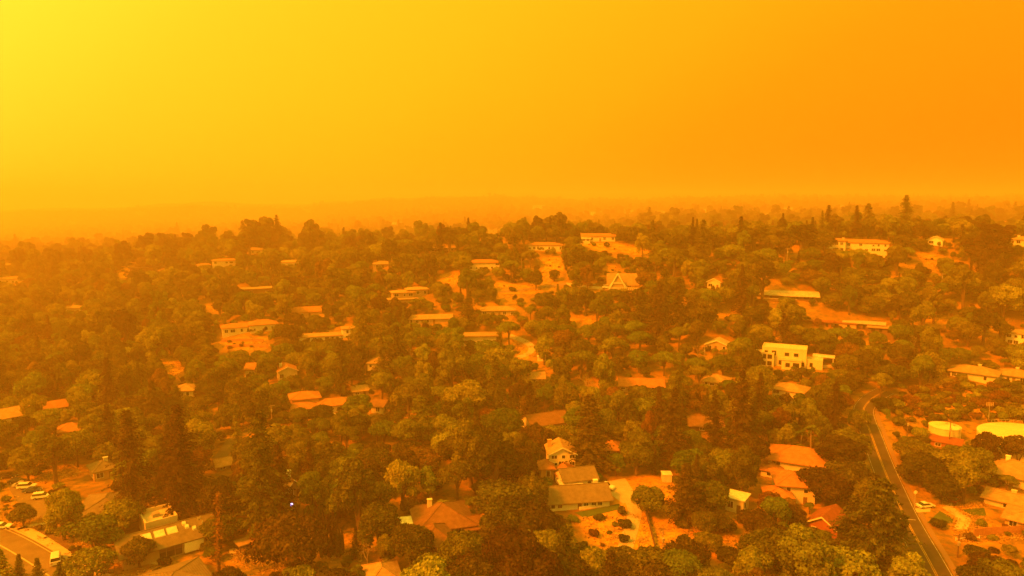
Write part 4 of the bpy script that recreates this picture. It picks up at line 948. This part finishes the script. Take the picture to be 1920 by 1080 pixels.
NAMES = dict(oak=('oak_tree', 'oak tree', 'oak trees on the wooded hills'), bay=('leafy_tree', 'leafy tree', 'upright leafy trees on the wooded hills'), eucalyptus=('eucalyptus_tree', 'eucalyptus', 'tall eucalyptus trees'),
    pine=('umbrella_pine', 'pine tree', 'umbrella pines on the slope'), redwood=('redwood_tree', 'redwood', 'redwoods in the valley'), cedar=('cedar_tree', 'cedar', 'spreading cedars'), fir=('conifer_tree', 'conifer', 'conifers on the slope'),
    cypress=('cypress_tree', 'cypress', 'slim cypresses'), palm=('palm_tree', 'palm tree', 'palms'), bare=('bare_tree', 'bare tree', 'bare trees'), spire=('spire_conifer', 'conifer', 'ragged conifers'), shrub=('shrub', 'shrub', 'shrubs on open ground'))
SHAPE = dict(oak='broad domed oak', bay='upright bushy tree', eucalyptus='loose crowned eucalyptus', pine='flat topped umbrella pine', redwood='cone shaped redwood', cedar='spreading layered cedar', fir='pointed conifer', cypress='pencil thin cypress', palm='feathery palm', bare='bare branched tree', spire='ragged thin spire conifer', shrub='round shrub')

# ------------------------------------------------------------------ where the trees stand
rnd = random.Random(7)
road_guard()
NOTREE = CLEAR + [[(1634,800),(1648,800),(1700,900),(1712,925),(1676,905),(1655,860)], [(1608,764),(1622,748),(1640,744),(1638,750)], [(1697,962),(1714,952),(1796,1082),(1762,1082),(1742,1050)], [(128,908),(200,900),(200,930),(150,930)]]
NT = NOTREE + SCRUB
PLACED = []      # kind, variant, x, y, z, H, R, colour
GRID = {}
def near_ok(x, y, R, f):
    c = 8.0
    for i in range(int(x // c) - 2, int(x // c) + 3):
        for j in range(int(y // c) - 2, int(y // c) + 3):
            for (a, b_, r) in GRID.get((i, j), ()):
                if (a - x) ** 2 + (b_ - y) ** 2 < (f * (R + r)) ** 2: return False
    return True
def visible(x, y, z):
    t = np.linspace(.15, .985, 60); return bool(np.all(CAMZ + (z - CAMZ) * t > height(x * t, y * t) - .5))
def put(kind, v, x, y, H, R, colour, z=None):
    z = float(height(x, y)) if z is None else z
    PLACED.append((kind, v, x, y, z, H, R, colour)); GRID.setdefault((int(x // 8), int(y // 8)), []).append((x, y, R))
def blocked(x, y, z, H, R, polys, guards=True):
    fx = x + R * np.array([0, 0, 0, 0, -.7, .7, -.85, .85, -.45, .45]); fz = z + H * np.array([0, .35, .7, 1.0, .65, .65, .4, .4, .9, .9]); fy = np.full(10, y)
    qx, qy, _ = proj(fx, fy, fz)
    for p in polys:
        if inpoly(qx, qy, p).any(): return True
    s = (y * CP - (z - CAMZ) * SP) / F; cx = qx[0]; top = qy[3]; bot = qy[1]; hw = R * .85 / s
    if guards:
        for (x0, y0, x1, y1, d) in GUARD:
            if y < d + 1 and cx + hw > x0 and cx - hw < x1 and bot > y0 and top < y1: return True
    for (ox, oy, c, sn, x0, x1, y0, y1) in FOOT:
        u, w = (x - ox) * c + (y - oy) * sn, -(x - ox) * sn + (y - oy) * c
        if x0 - R*.4 < u < x1 + R*.4 and y0 - R*.4 < w < y1 + R*.4: return True
    return False
def on_road(x, y, R=0):
    for p, w in ROADS:
        for q in p[::3]:
            if (q.x - x) ** 2 + (q.y - y) ** 2 < (w + R * .35) ** 2: return True
    return False
def hero(kind, px, base, top, colour, v=0, wide=None):
    p = at(px, base); H = (base - top) * mpp(p) / math.cos(math.atan2(CAMZ - p.z, p.y)); v %= len(PROTO[kind]); h0, r0 = PROTO[kind][v][:2]
    put(kind, v, p.x, p.y, H, wide or r0 * H / h0, colour)
    if kind in ('redwood', 'cedar', 'spire', 'palm', 'fir', 'pine') and base > 640:
        hw_ = (wide or r0 * H / h0) * .55 / mpp(p); GUARD.append((px - hw_, top, px + hw_, top + (base - top) * (.6 if kind != 'pine' else .45), p.y - 2))
for h in [('redwood',256,968,782,'deep',0,6.4),('redwood',350,980,772,'deep',1,7.4),('redwood',490,1016,790,'dark',0,6.8),('redwood',528,985,838,'deep',2,5),('redwood',318,948,796,'deep',3,4.4),
    ('spire',410,1090,938,'russet'),('redwood',1106,888,746,'deep',0,6.8),('oak',1610,812,772,'olive',2,4.2),('oak',1652,772,744,'dark',0,3.6),('redwood',1262,874,733,'deep',1,6),('redwood',1386,862,698,'deep',2,6.4),('redwood',1342,858,738,'deep',3),('redwood',1410,850,745,'dark',1),
    ('cedar',1640,1092,912,'dark',0,9.0),('cedar',1592,1060,940,'dark',1),('cedar',1284,978,874,'deep',1,6.0),('oak',545,1088,975,'deep',1,8.0),('oak',955,1035,938,'dark',3,6.5),('oak',1000,1045,955,'deep',0,6.5),
    ('eucalyptus',1862,505,411,'deep',1,11.0),('eucalyptus',1830,500,440,'deep',0,8.0),('oak',1322,474,429,'dark',1,6.2),('oak',1276,474,438,'dark',0,6.0),('fir',1388,470,406,'dark',2,6.5),('eucalyptus',1412,472,422,'olive',0,7.5),('eucalyptus',1502,470,416,'dark',1,8.0),
    ('oak',1172,455,424,'dark',2,6),('oak',1042,456,424,'dark',1,6.5),('fir',1222,458,424,'dark',0,4),('oak',1545,478,436,'dark',3,6),('oak',1690,470,440,'dark',0,6),('fir',1802,470,420,'dark',1,4),
    ('redwood',568,480,432,'dark',0,4.5),('redwood',584,480,427,'dark',1,4.5),('eucalyptus',468,486,428,'dark',0,9),('redwood',100,528,465,'dark',2,8),('oak',322,490,447,'dark',1,10),('fir',75,530,478,'dark',0,5),('fir',158,520,466,'dark',1,5),('eucalyptus',690,492,432,'dark',2,8),('fir',525,484,440,'dark',2,5),
    ('eucalyptus',426,478,438,'deep',0,3.2),
    ('bay',872,792,712,'yellow',0,7.5),('bay',118,1015,920,'yellow',1,4.2),('bay',135,1018,932,'yellow',0,3.4),('bay',182,1052,968,'green',2,6.0),('oak',225,1000,945,'olive',0,6.5),('oak',262,1064,1012,'dark',1,3.6),('bay',1216,852,772,'red',0,2.8),('bay',832,968,940,'yellow',2,3.2),('oak',170,1095,1040,'olive',2,5),
    ('palm',1520,848,796,'green'),('palm',1500,842,804,'green'),('bare',727,562,531,'russet',0),('bare',770,700,640,'russet',1),
    ('oak',45,988,952,'dark',2,3.4),('oak',1213,966,916,'olive',0,5.0),('oak',1320,1006,965,'dark',2,3.6),('oak',1358,1000,972,'dark',0,3.0),('oak',1325,1036,1000,'olive',1,3.2),('shrub',1285,1025,1008,'dark',0),('shrub',1278,990,976,'dark',1),('shrub',1365,1052,1030,'dark',2),
    ('oak',1880,600,532,'yellow',1,7.5),('oak',1852,872,812,'deep',0,5.0),('oak',1908,874,818,'deep',1,4.8),('oak',1712,872,828,'olive',2,6),('oak',1725,915,852,'dark',0,6.0),('bay',1570,900,818,'deep',1,7.0),('oak',1590,945,868,'dark',3,7.0),('oak',1545,948,880,'deep',0,6.5),
    ('fir',12,1112,1036,'olive',0,3.0),('fir',38,1100,1046,'dark',1,2.4),('fir',72,1104,1052,'dark',0,2.2),('fir',112,1112,1060,'olive',2,2.6),('fir',132,1110,1064,'dark',1,2.4),
    ('oak',672,792,740,'green',4,5.4),('pine',600,828,786,'green',0),('pine',650,850,802,'olive',1),('pine',720,845,792,'green',2),('pine',765,850,790,'olive',3),('pine',565,812,770,'olive',1),
    ('pine',1200,668,622,'green',0),('pine',1150,690,634,'olive',1),('pine',1245,705,660,'green',2),('pine',1305,712,672,'green',3),('pine',1090,715,660,'olive',0),('pine',1120,640,604,'olive',2),('pine',1310,730,688,'olive',1),('pine',1650,745,702,'olive',2),
    ('fir',745,700,610,'dark',0,6),('fir',720,705,625,'dark',2,5.5),('fir',878,605,545,'dark',1,6.5),('fir',1200,620,538,'dark',2,7.5),('oak',1312,620,560,'dark',1,8.0),('oak',1005,545,508,'dark',2,4.2),('oak',1040,528,505,'dark',0,3.2),('redwood',290,800,715,'dark',1,5.5),('redwood',330,790,722,'dark',0,4.5)]:
    hero(*h)
for k in range(9): hero('cypress', 603 + k * 5 + (k % 2) * 2, 1046 - (k % 3) * 3, 1000 - (k * 7) % 9, 'deep', k)
for k in range(7): hero('cypress', 572 + k * 9, 1004 - (k % 2) * 4, 958 - (k * 5) % 9, 'deep', k)
for h in [('oak',868,1078,1004,'olive',1,5.0),('oak',772,1064,992,'dark',2,5.0),('oak',802,1092,1046,'yellow',0,3.6),('bay',925,1050,985,'deep',1,4.5),('oak',1170,1078,1034,'dark',1,4.5),('oak',1225,1092,1036,'olive',0,5.0),('oak',1285,1086,1026,'deep',3,5.5)]: hero(*h)
HERO_N = len(PLACED)

def kinds_at(px, py):
    w = dict(oak=4.2, bay=1.8, eucalyptus=.7, pine=.6, redwood=.10, fir=.25, cedar=.05, shrub=.5, bare=.12)
    if py > 740:
        w.update(oak=2.6, bay=1.6, redwood=.8, pine=.5, cedar=.25, fir=.6, eucalyptus=.35)
        if 180 < px < 560 and py < 1000: w.update(redwood=.5, oak=3)
        if 620 < px < 1010: w.update(redwood=1.0, fir=.6, pine=.9)
        if 540 < px < 840 and py < 880: w.update(pine=4.0, redwood=.7)
        if 1180 < px < 1460 and py < 900: w.update(redwood=2.2)
        if px < 200: w.update(redwood=.4, fir=.5)
        if px > 1650: w.update(redwood=.15, fir=.3, oak=4)
    elif py > 590 and 930 < px < 1430: w.update(pine=3.8, redwood=.5, oak=2)
    elif py < 500: w.update(oak=4, eucalyptus=.12, fir=.2, redwood=.03, bay=1.2)
    if px < 560 and py < 760: w.update(oak=4.5, bay=2.8, eucalyptus=.8, redwood=.06)
    return w
def colour_at(kind, px, py):
    if kind in ('redwood', 'cedar', 'fir'): return rnd.choices(['dark', 'deep', 'olive', 'russet'], [4, 4, 2, .25])[0]
    if kind == 'pine': return rnd.choices(['olive', 'green', 'dark'], [4, 3, 2])[0]
    if py > 880: return rnd.choices(['dark', 'olive', 'green', 'yellow', 'russet', 'deep', 'red'], [4, 3.6, 1.6, 1.5, .8, 2.0, .04])[0]
    return rnd.choices(['dark', 'olive', 'green', 'yellow', 'russet', 'deep', 'red'], [2.8, 4.8, 2.2, 1.5, .5, .8, .02])[0]
def scatter(tries, y0, y1, spacing, kinds=None, umax=.80, smin=.75, smax=1.2):
    for _ in range(tries):
        y = math.sqrt(rnd.uniform(y0 * y0, y1 * y1)); x = rnd.uniform(-umax, umax) * y; z = float(height(x, y)); px, py, _z = proj(x, y, z)
        px, py = float(px), float(py); w = kinds or kinds_at(px, py); kind = rnd.choices(list(w), list(w.values()))[0]
        v = rnd.randrange(len(PROTO[kind])); sc = rnd.uniform(smin, smax); h0, r0 = PROTO[kind][v][:2]; H, R = h0 * sc, r0 * sc * rnd.uniform(.9, 1.15)
        if not near_ok(x, y, R, spacing): continue
        if not visible(x, y, z + H): continue
        if blocked(x, y, z, H, R, NT if kind != 'shrub' else NOTREE) or on_road(x, y, R): continue
        put(kind, v, x, y, H, R, colour_at(kind, px, py), z)
scatter(9000, 112, 330, .64)
scatter(9000, 300, 660, .63)
scatter(7000, 112, 500, .62, dict(oak=3, bay=2, fir=.5, pine=.4), smin=.42, smax=.7)
scatter(9000, 130, 560, .60, dict(oak=3, bay=2, pine=.5), smin=.26, smax=.42)
scatter(5000, 112, 420, .8, dict(shrub=1), smin=.7, smax=1.5)
# low scrub on the slope under the ranch houses, and bushes dotted over the open ground
def scrub(poly, n, lo, hi, cols, gap=.72):
    xs = [q[0] for q in poly]; ys = [q[1] for q in poly]
    for _ in range(n):
        px, py = rnd.uniform(min(xs), max(xs)), rnd.uniform(min(ys), max(ys))
        if not inpoly(np.array([px]), np.array([py]), poly)[0]: continue
        p = at(px, py); v = rnd.randrange(4); sc = rnd.uniform(lo, hi); h0, r0 = PROTO['shrub'][v][:2]
        if any(inpoly(np.array([px]), np.array([py]), q)[0] for q in PATCHES[:1] + PATCHES[4:]): continue
        if near_ok(p.x, p.y, r0 * sc, gap) and not on_road(p.x, p.y, .5) and not blocked(p.x, p.y, p.z, h0 * sc, r0 * sc, [], True): put('shrub', v, p.x, p.y, h0 * sc, r0 * sc, rnd.choice(cols), p.z)
scrub(SCRUB[0], 900, .9, 1.7, ['russet', 'russet', 'olive', 'dark', 'yellow'], .62)
for i, c in enumerate(CLEAR): scrub(c, 70 if i not in (0, 16) else 170, *((.3, 1.3) if i != 16 else (.3, .7)), ['dark', 'olive', 'russet', 'yellow', 'russet'], 1.7 if i != 16 else 1.3)
scrub([(62,1000),(80,990),(102,992),(150,1034),(166,1050),(150,1052),(110,1026)], 120, .4, .7, ['dark', 'olive', 'russet'], .8)
scrub([(1163,955),(1176,955),(1178,985),(1165,1005),(1158,1005)], 40, .6, 1.0, ['dark', 'green'], .9)

# ------------------------------------------------------------------ trees as things; past 300 of a kind the smaller rest becomes one mass of woodland
def screen(t): return t[5] / max(t[3], 1)
LA = np.array([(a, b_, c) for a, b_, c, _ in LAND])
def where(x, y, z):
    d = np.hypot(LA[:, 0] - x, LA[:, 1] - y); k = int(d.argmin()); s = LAND[k][3]; dd = d[k]; dz = z - LA[k, 2]
    if dd < 16: return 'beside ' + s
    if dd < 90: return ('uphill from ' if dz > 3 else 'downhill from ' if dz < -3 else 'near ') + s
    return 'in thick woodland far from houses'
BRIEF = dict(SHAPE, oak='oak', bay='bushy tree', eucalyptus='eucalyptus', pine='umbrella pine', redwood='redwood', fir='conifer', cedar='cedar', cypress='thin cypress', shrub='shrub')
rest = []; SEEN = set()
bykind = {}
for i, t in enumerate(PLACED): bykind.setdefault(t[0], []).append((0 if i < HERO_N else 1, -screen(t), t))
for kind, lst in bykind.items():
    lst.sort(key=lambda q: q[:2]); nm, cat, grp = NAMES[kind]; Hs = sorted(q[2][5] for q in lst); lo, hi = Hs[len(Hs) // 3], Hs[len(Hs) * 2 // 3]
    for n, (_, _, t) in enumerate(lst):
        _, v, x, y, z, H, R, colr = t
        h0, r0, tm, cm = PROTO[kind][v]
        if n >= 290: rest.append(t); continue
        root = bpy.data.objects.new(nm, None); col.objects.link(root); root.location = (x, y, z - .05); root.rotation_euler = (0, 0, rnd.uniform(0, 6.28)); sk = rnd.uniform(.84, 1.16); root.scale = (R / r0 * sk, R / r0 / sk, H / h0); root.rotation_euler.x = rnd.gauss(0, .03); root.rotation_euler.y = rnd.gauss(0, .03)
        size = 'small' if H < lo else 'tall' if H > hi else 'medium'
        lb = f'{size} {WORD[colr]} {SHAPE[kind]} {where(x, y, z)}'
        if lb in SEEN:
            kk = np.argsort(np.hypot(LA[:, 0] - x, LA[:, 1] - y))
            for q_ in range(1, 10):
                l2 = f'{size} {WORD[colr]} {BRIEF[kind]} near {LAND[kk[0]][3]} and {LAND[kk[q_]][3]}'
                if l2 not in SEEN and len(l2.split()) <= 16: lb = l2; break
        SEEN.add(lb); tag(root, lb, cat, grp)
        if tm: tr_ = bpy.data.objects.new('trunk' if kind != 'shrub' else 'stem', tm); tr_.parent = root; col.objects.link(tr_)
        c_ = bpy.data.objects.new('crown' if kind != 'shrub' else 'foliage', cm); c_.parent = root; col.objects.link(c_)
        c_.material_slots[0].link = 'OBJECT'; c_.material_slots[0].material = LEAF[colr]
print('TREES', {k: len(v) for k, v in bykind.items()}, 'rest', len(rest))

# far forest beyond the ridge: rolling woodland fading into the smoke
far = []
fg = np.random.default_rng(5); n_ = 75000
fy_ = fg.uniform(560 ** 1.6, 3080 ** 1.6, n_) ** (1 / 1.6); fx_ = fg.uniform(-.85, .85, n_) * fy_
fk = (np.sin(fx_ / 57 + 1) * np.sin(fy_ / 61) + .5 * np.sin(fx_ / 23 + fy_ / 29)) < .80
fx_, fy_ = fx_[fk], fy_[fk]; fz_ = height(fx_, fy_); ok = np.ones(len(fx_), bool)
for t_ in np.linspace(.15, .985, 60): ok &= CAMZ + (fz_ + 12 - CAMZ) * t_ > height(fx_ * t_, fy_ * t_) + (4 if t_ < .9 else -.5)
fx_, fy_, fz_ = fx_[ok], fy_[ok], fz_[ok]; qx_, qy_, _q = proj(fx_, fy_, fz_ + 8); ok = np.ones(len(fx_), bool)
for (x0, y0, x1, y1, d) in GUARD:
    ok &= ~((fy_ < d) & (qx_ > x0 - 3) & (qx_ < x1 + 3) & (qy_ > y0 - 3) & (qy_ < y1 + 4))
for x, y, z in zip(fx_[ok].tolist(), fy_[ok].tolist(), fz_[ok].tolist()):
    kind = rnd.choices(['oak', 'bay', 'fir', 'eucalyptus', 'redwood'], [6, 3, .3, .5, .05])[0]; v = rnd.randrange(len(PROTO[kind])); h0, r0 = PROTO[kind][v][:2]; sc = rnd.uniform(.8, 1.5)
    far.append((kind, v, x, y, z, h0 * sc, r0 * sc, colour_at(kind, 0, 0)))
print('FAR', len(far))
def woodland(name, label, items, kind_list):
    "one mass of many trees, laid out as instances on points"
    lib_ = bpy.data.collections.new(name + '_models'); index = {}
    models = sorted({(t[0], t[1], t[7]) for t in items})
    for k, (kd, v, c) in enumerate(models):
        h0, r0, tm, cm = PROTO[kd][v]
        key = (kd, v, c); o = bpy.data.objects.new('%04d_%s' % (k, name), cm); lib_.objects.link(o)
        me = cm.copy(); me.materials.clear(); me.materials.append(LEAF[c]); o.data = me; index[key] = k
    me = bpy.data.meshes.new(name); n = len(items); me.vertices.add(n)
    me.vertices.foreach_set('co', np.array([(t[2], t[3], t[4] - .05) for t in items], np.float32).ravel())
    a = me.attributes.new('model', 'INT', 'POINT'); a.data.foreach_set('value', np.array([index[(t[0], t[1], t[7])] for t in items], np.int32))
    a = me.attributes.new('size', 'FLOAT_VECTOR', 'POINT'); a.data.foreach_set('vector', np.array([(t[6] / PROTO[t[0]][t[1]][1], t[6] / PROTO[t[0]][t[1]][1], t[5] / PROTO[t[0]][t[1]][0]) for t in items], np.float32).ravel())
    a = me.attributes.new('turn', 'FLOAT', 'POINT'); a.data.foreach_set('value', np.array([rnd.uniform(0, 6.28) for t in items], np.float32))
    o = link(name, me); tag(o, label, 'woodland', None, 'stuff')
    ng = bpy.data.node_groups.new(name + '_layout', 'GeometryNodeTree')
    ng.interface.new_socket('Geometry', in_out='INPUT', socket_type='NodeSocketGeometry'); ng.interface.new_socket('Geometry', in_out='OUTPUT', socket_type='NodeSocketGeometry')
    gi = ng.nodes.new('NodeGroupInput'); go = ng.nodes.new('NodeGroupOutput'); ip = ng.nodes.new('GeometryNodeInstanceOnPoints'); ci = ng.nodes.new('GeometryNodeCollectionInfo')
    ci.inputs['Collection'].default_value = lib_; ci.inputs['Separate Children'].default_value = True; ci.inputs['Reset Children'].default_value = True
    ip.inputs['Pick Instance'].default_value = True
    def attr(nm, tp): q = ng.nodes.new('GeometryNodeInputNamedAttribute'); q.data_type = tp; q.inputs['Name'].default_value = nm; return q.outputs['Attribute']
    cx = ng.nodes.new('ShaderNodeCombineXYZ'); ng.links.new(attr('turn', 'FLOAT'), cx.inputs['Z'])
    mv_ = ng.nodes.new('GeometryNodeMeshToPoints'); ng.links.new(gi.outputs[0], mv_.inputs[0])
    ng.links.new(mv_.outputs[0], ip.inputs['Points']); ng.links.new(ci.outputs[0], ip.inputs['Instance']); ng.links.new(attr('model', 'INT'), ip.inputs['Instance Index'])
    ng.links.new(cx.outputs[0], ip.inputs['Rotation']); ng.links.new(attr('size', 'FLOAT_VECTOR'), ip.inputs['Scale']); ng.links.new(ip.outputs[0], go.inputs[0])
    md = o.modifiers.new('layout', 'NODES'); md.node_group = ng
    return o
for kind in sorted({t[0] for t in rest}):
    it = [t for t in rest if t[0] == kind]
    woodland(NAMES[kind][0].replace('_tree', '') + '_woodland', f'mass of smaller {SHAPE[kind]}s covering the upper slopes' if kind != 'shrub' else 'mass of small shrubs between the trees', it, None)
woodland('distant_woodland', 'hazy woodland rolling away beyond the ridge into orange smoke', far, None)

# dry weeds on the open ground: far too many to count
wg = np.random.default_rng(3); Q = []; RR = []
for i, c in enumerate(CLEAR + SCRUB):
    xs = [q[0] for q in c]; ys = [q[1] for q in c]; ar = (max(xs) - min(xs)) * (max(ys) - min(ys))
    for _ in range(int(min(900, 60 + ar * .07))):
        px, py = wg.uniform(min(xs), max(xs)), wg.uniform(min(ys), max(ys))
        if not inpoly(np.array([px]), np.array([py]), c)[0]: continue
        p = at(px, py)
        if on_road(p.x, p.y, -1) or any(inpoly(np.array([px]), np.array([py]), q)[0] for q in PATCHES): continue
        m = int(wg.integers(5, 16)); r = wg.uniform(.25, 1.1)
        P = np.stack([p.x + wg.normal(0, r, m), p.y + wg.normal(0, r, m), np.zeros(m)], 1); P[:, 2] = height(P[:, 0], P[:, 1]) + wg.uniform(.02, .25, m)
        Q.append(leaf_quads(P, wg.normal(0, .6, (m, 3)) + np.array([0, 0, 1.]), wg.uniform(.2, .5, m), wg)); RR.append(np.clip(wg.uniform(0, 1) + wg.normal(0, .2, m), 0, 1))
Q = np.concatenate(Q); RR = np.concatenate(RR)
wm = leafmat('dry_weeds', (.16,.10,.035), (.42,.29,.11), .1)
wo_ = link('dry_weeds', np_mesh('dry_weeds', Q.reshape(-1, 3), np.arange(len(Q) * 4).reshape(-1, 4), [wm], RR)); tag(wo_, 'low dry weeds scattered over the bare orange ground', 'weeds', None, 'stuff')
# ------------------------------------------------------------------ smoke: one closed box of even haze round everything
a = MB(); a.box(GX[0] - 60, GX[-1] + 60, GY[0] - 60, GY[-1] + 60, GZ.min() - 4, max(GZ.max(), 95) + 25)
hm = bpy.data.materials.new('smoke_haze'); hm.use_nodes = True; t = hm.node_tree; t.nodes.clear()
pv = N(t, 'ShaderNodeVolumePrincipled'); pv.inputs['Density'].default_value = HAZE_DENSITY
pv.inputs['Color'].default_value = (.99, .74, .38, 1); pv.inputs['Anisotropy'].default_value = .32
o_ = N(t, 'ShaderNodeOutputMaterial'); t.links.new(pv.outputs[0], o_.inputs['Volume'])
hz = link('haze', a.mesh('haze', hm)); hz['kind'] = 'stuff'; hz['label'] = 'orange wildfire smoke haze filling the whole valley'; hz['category'] = 'haze'
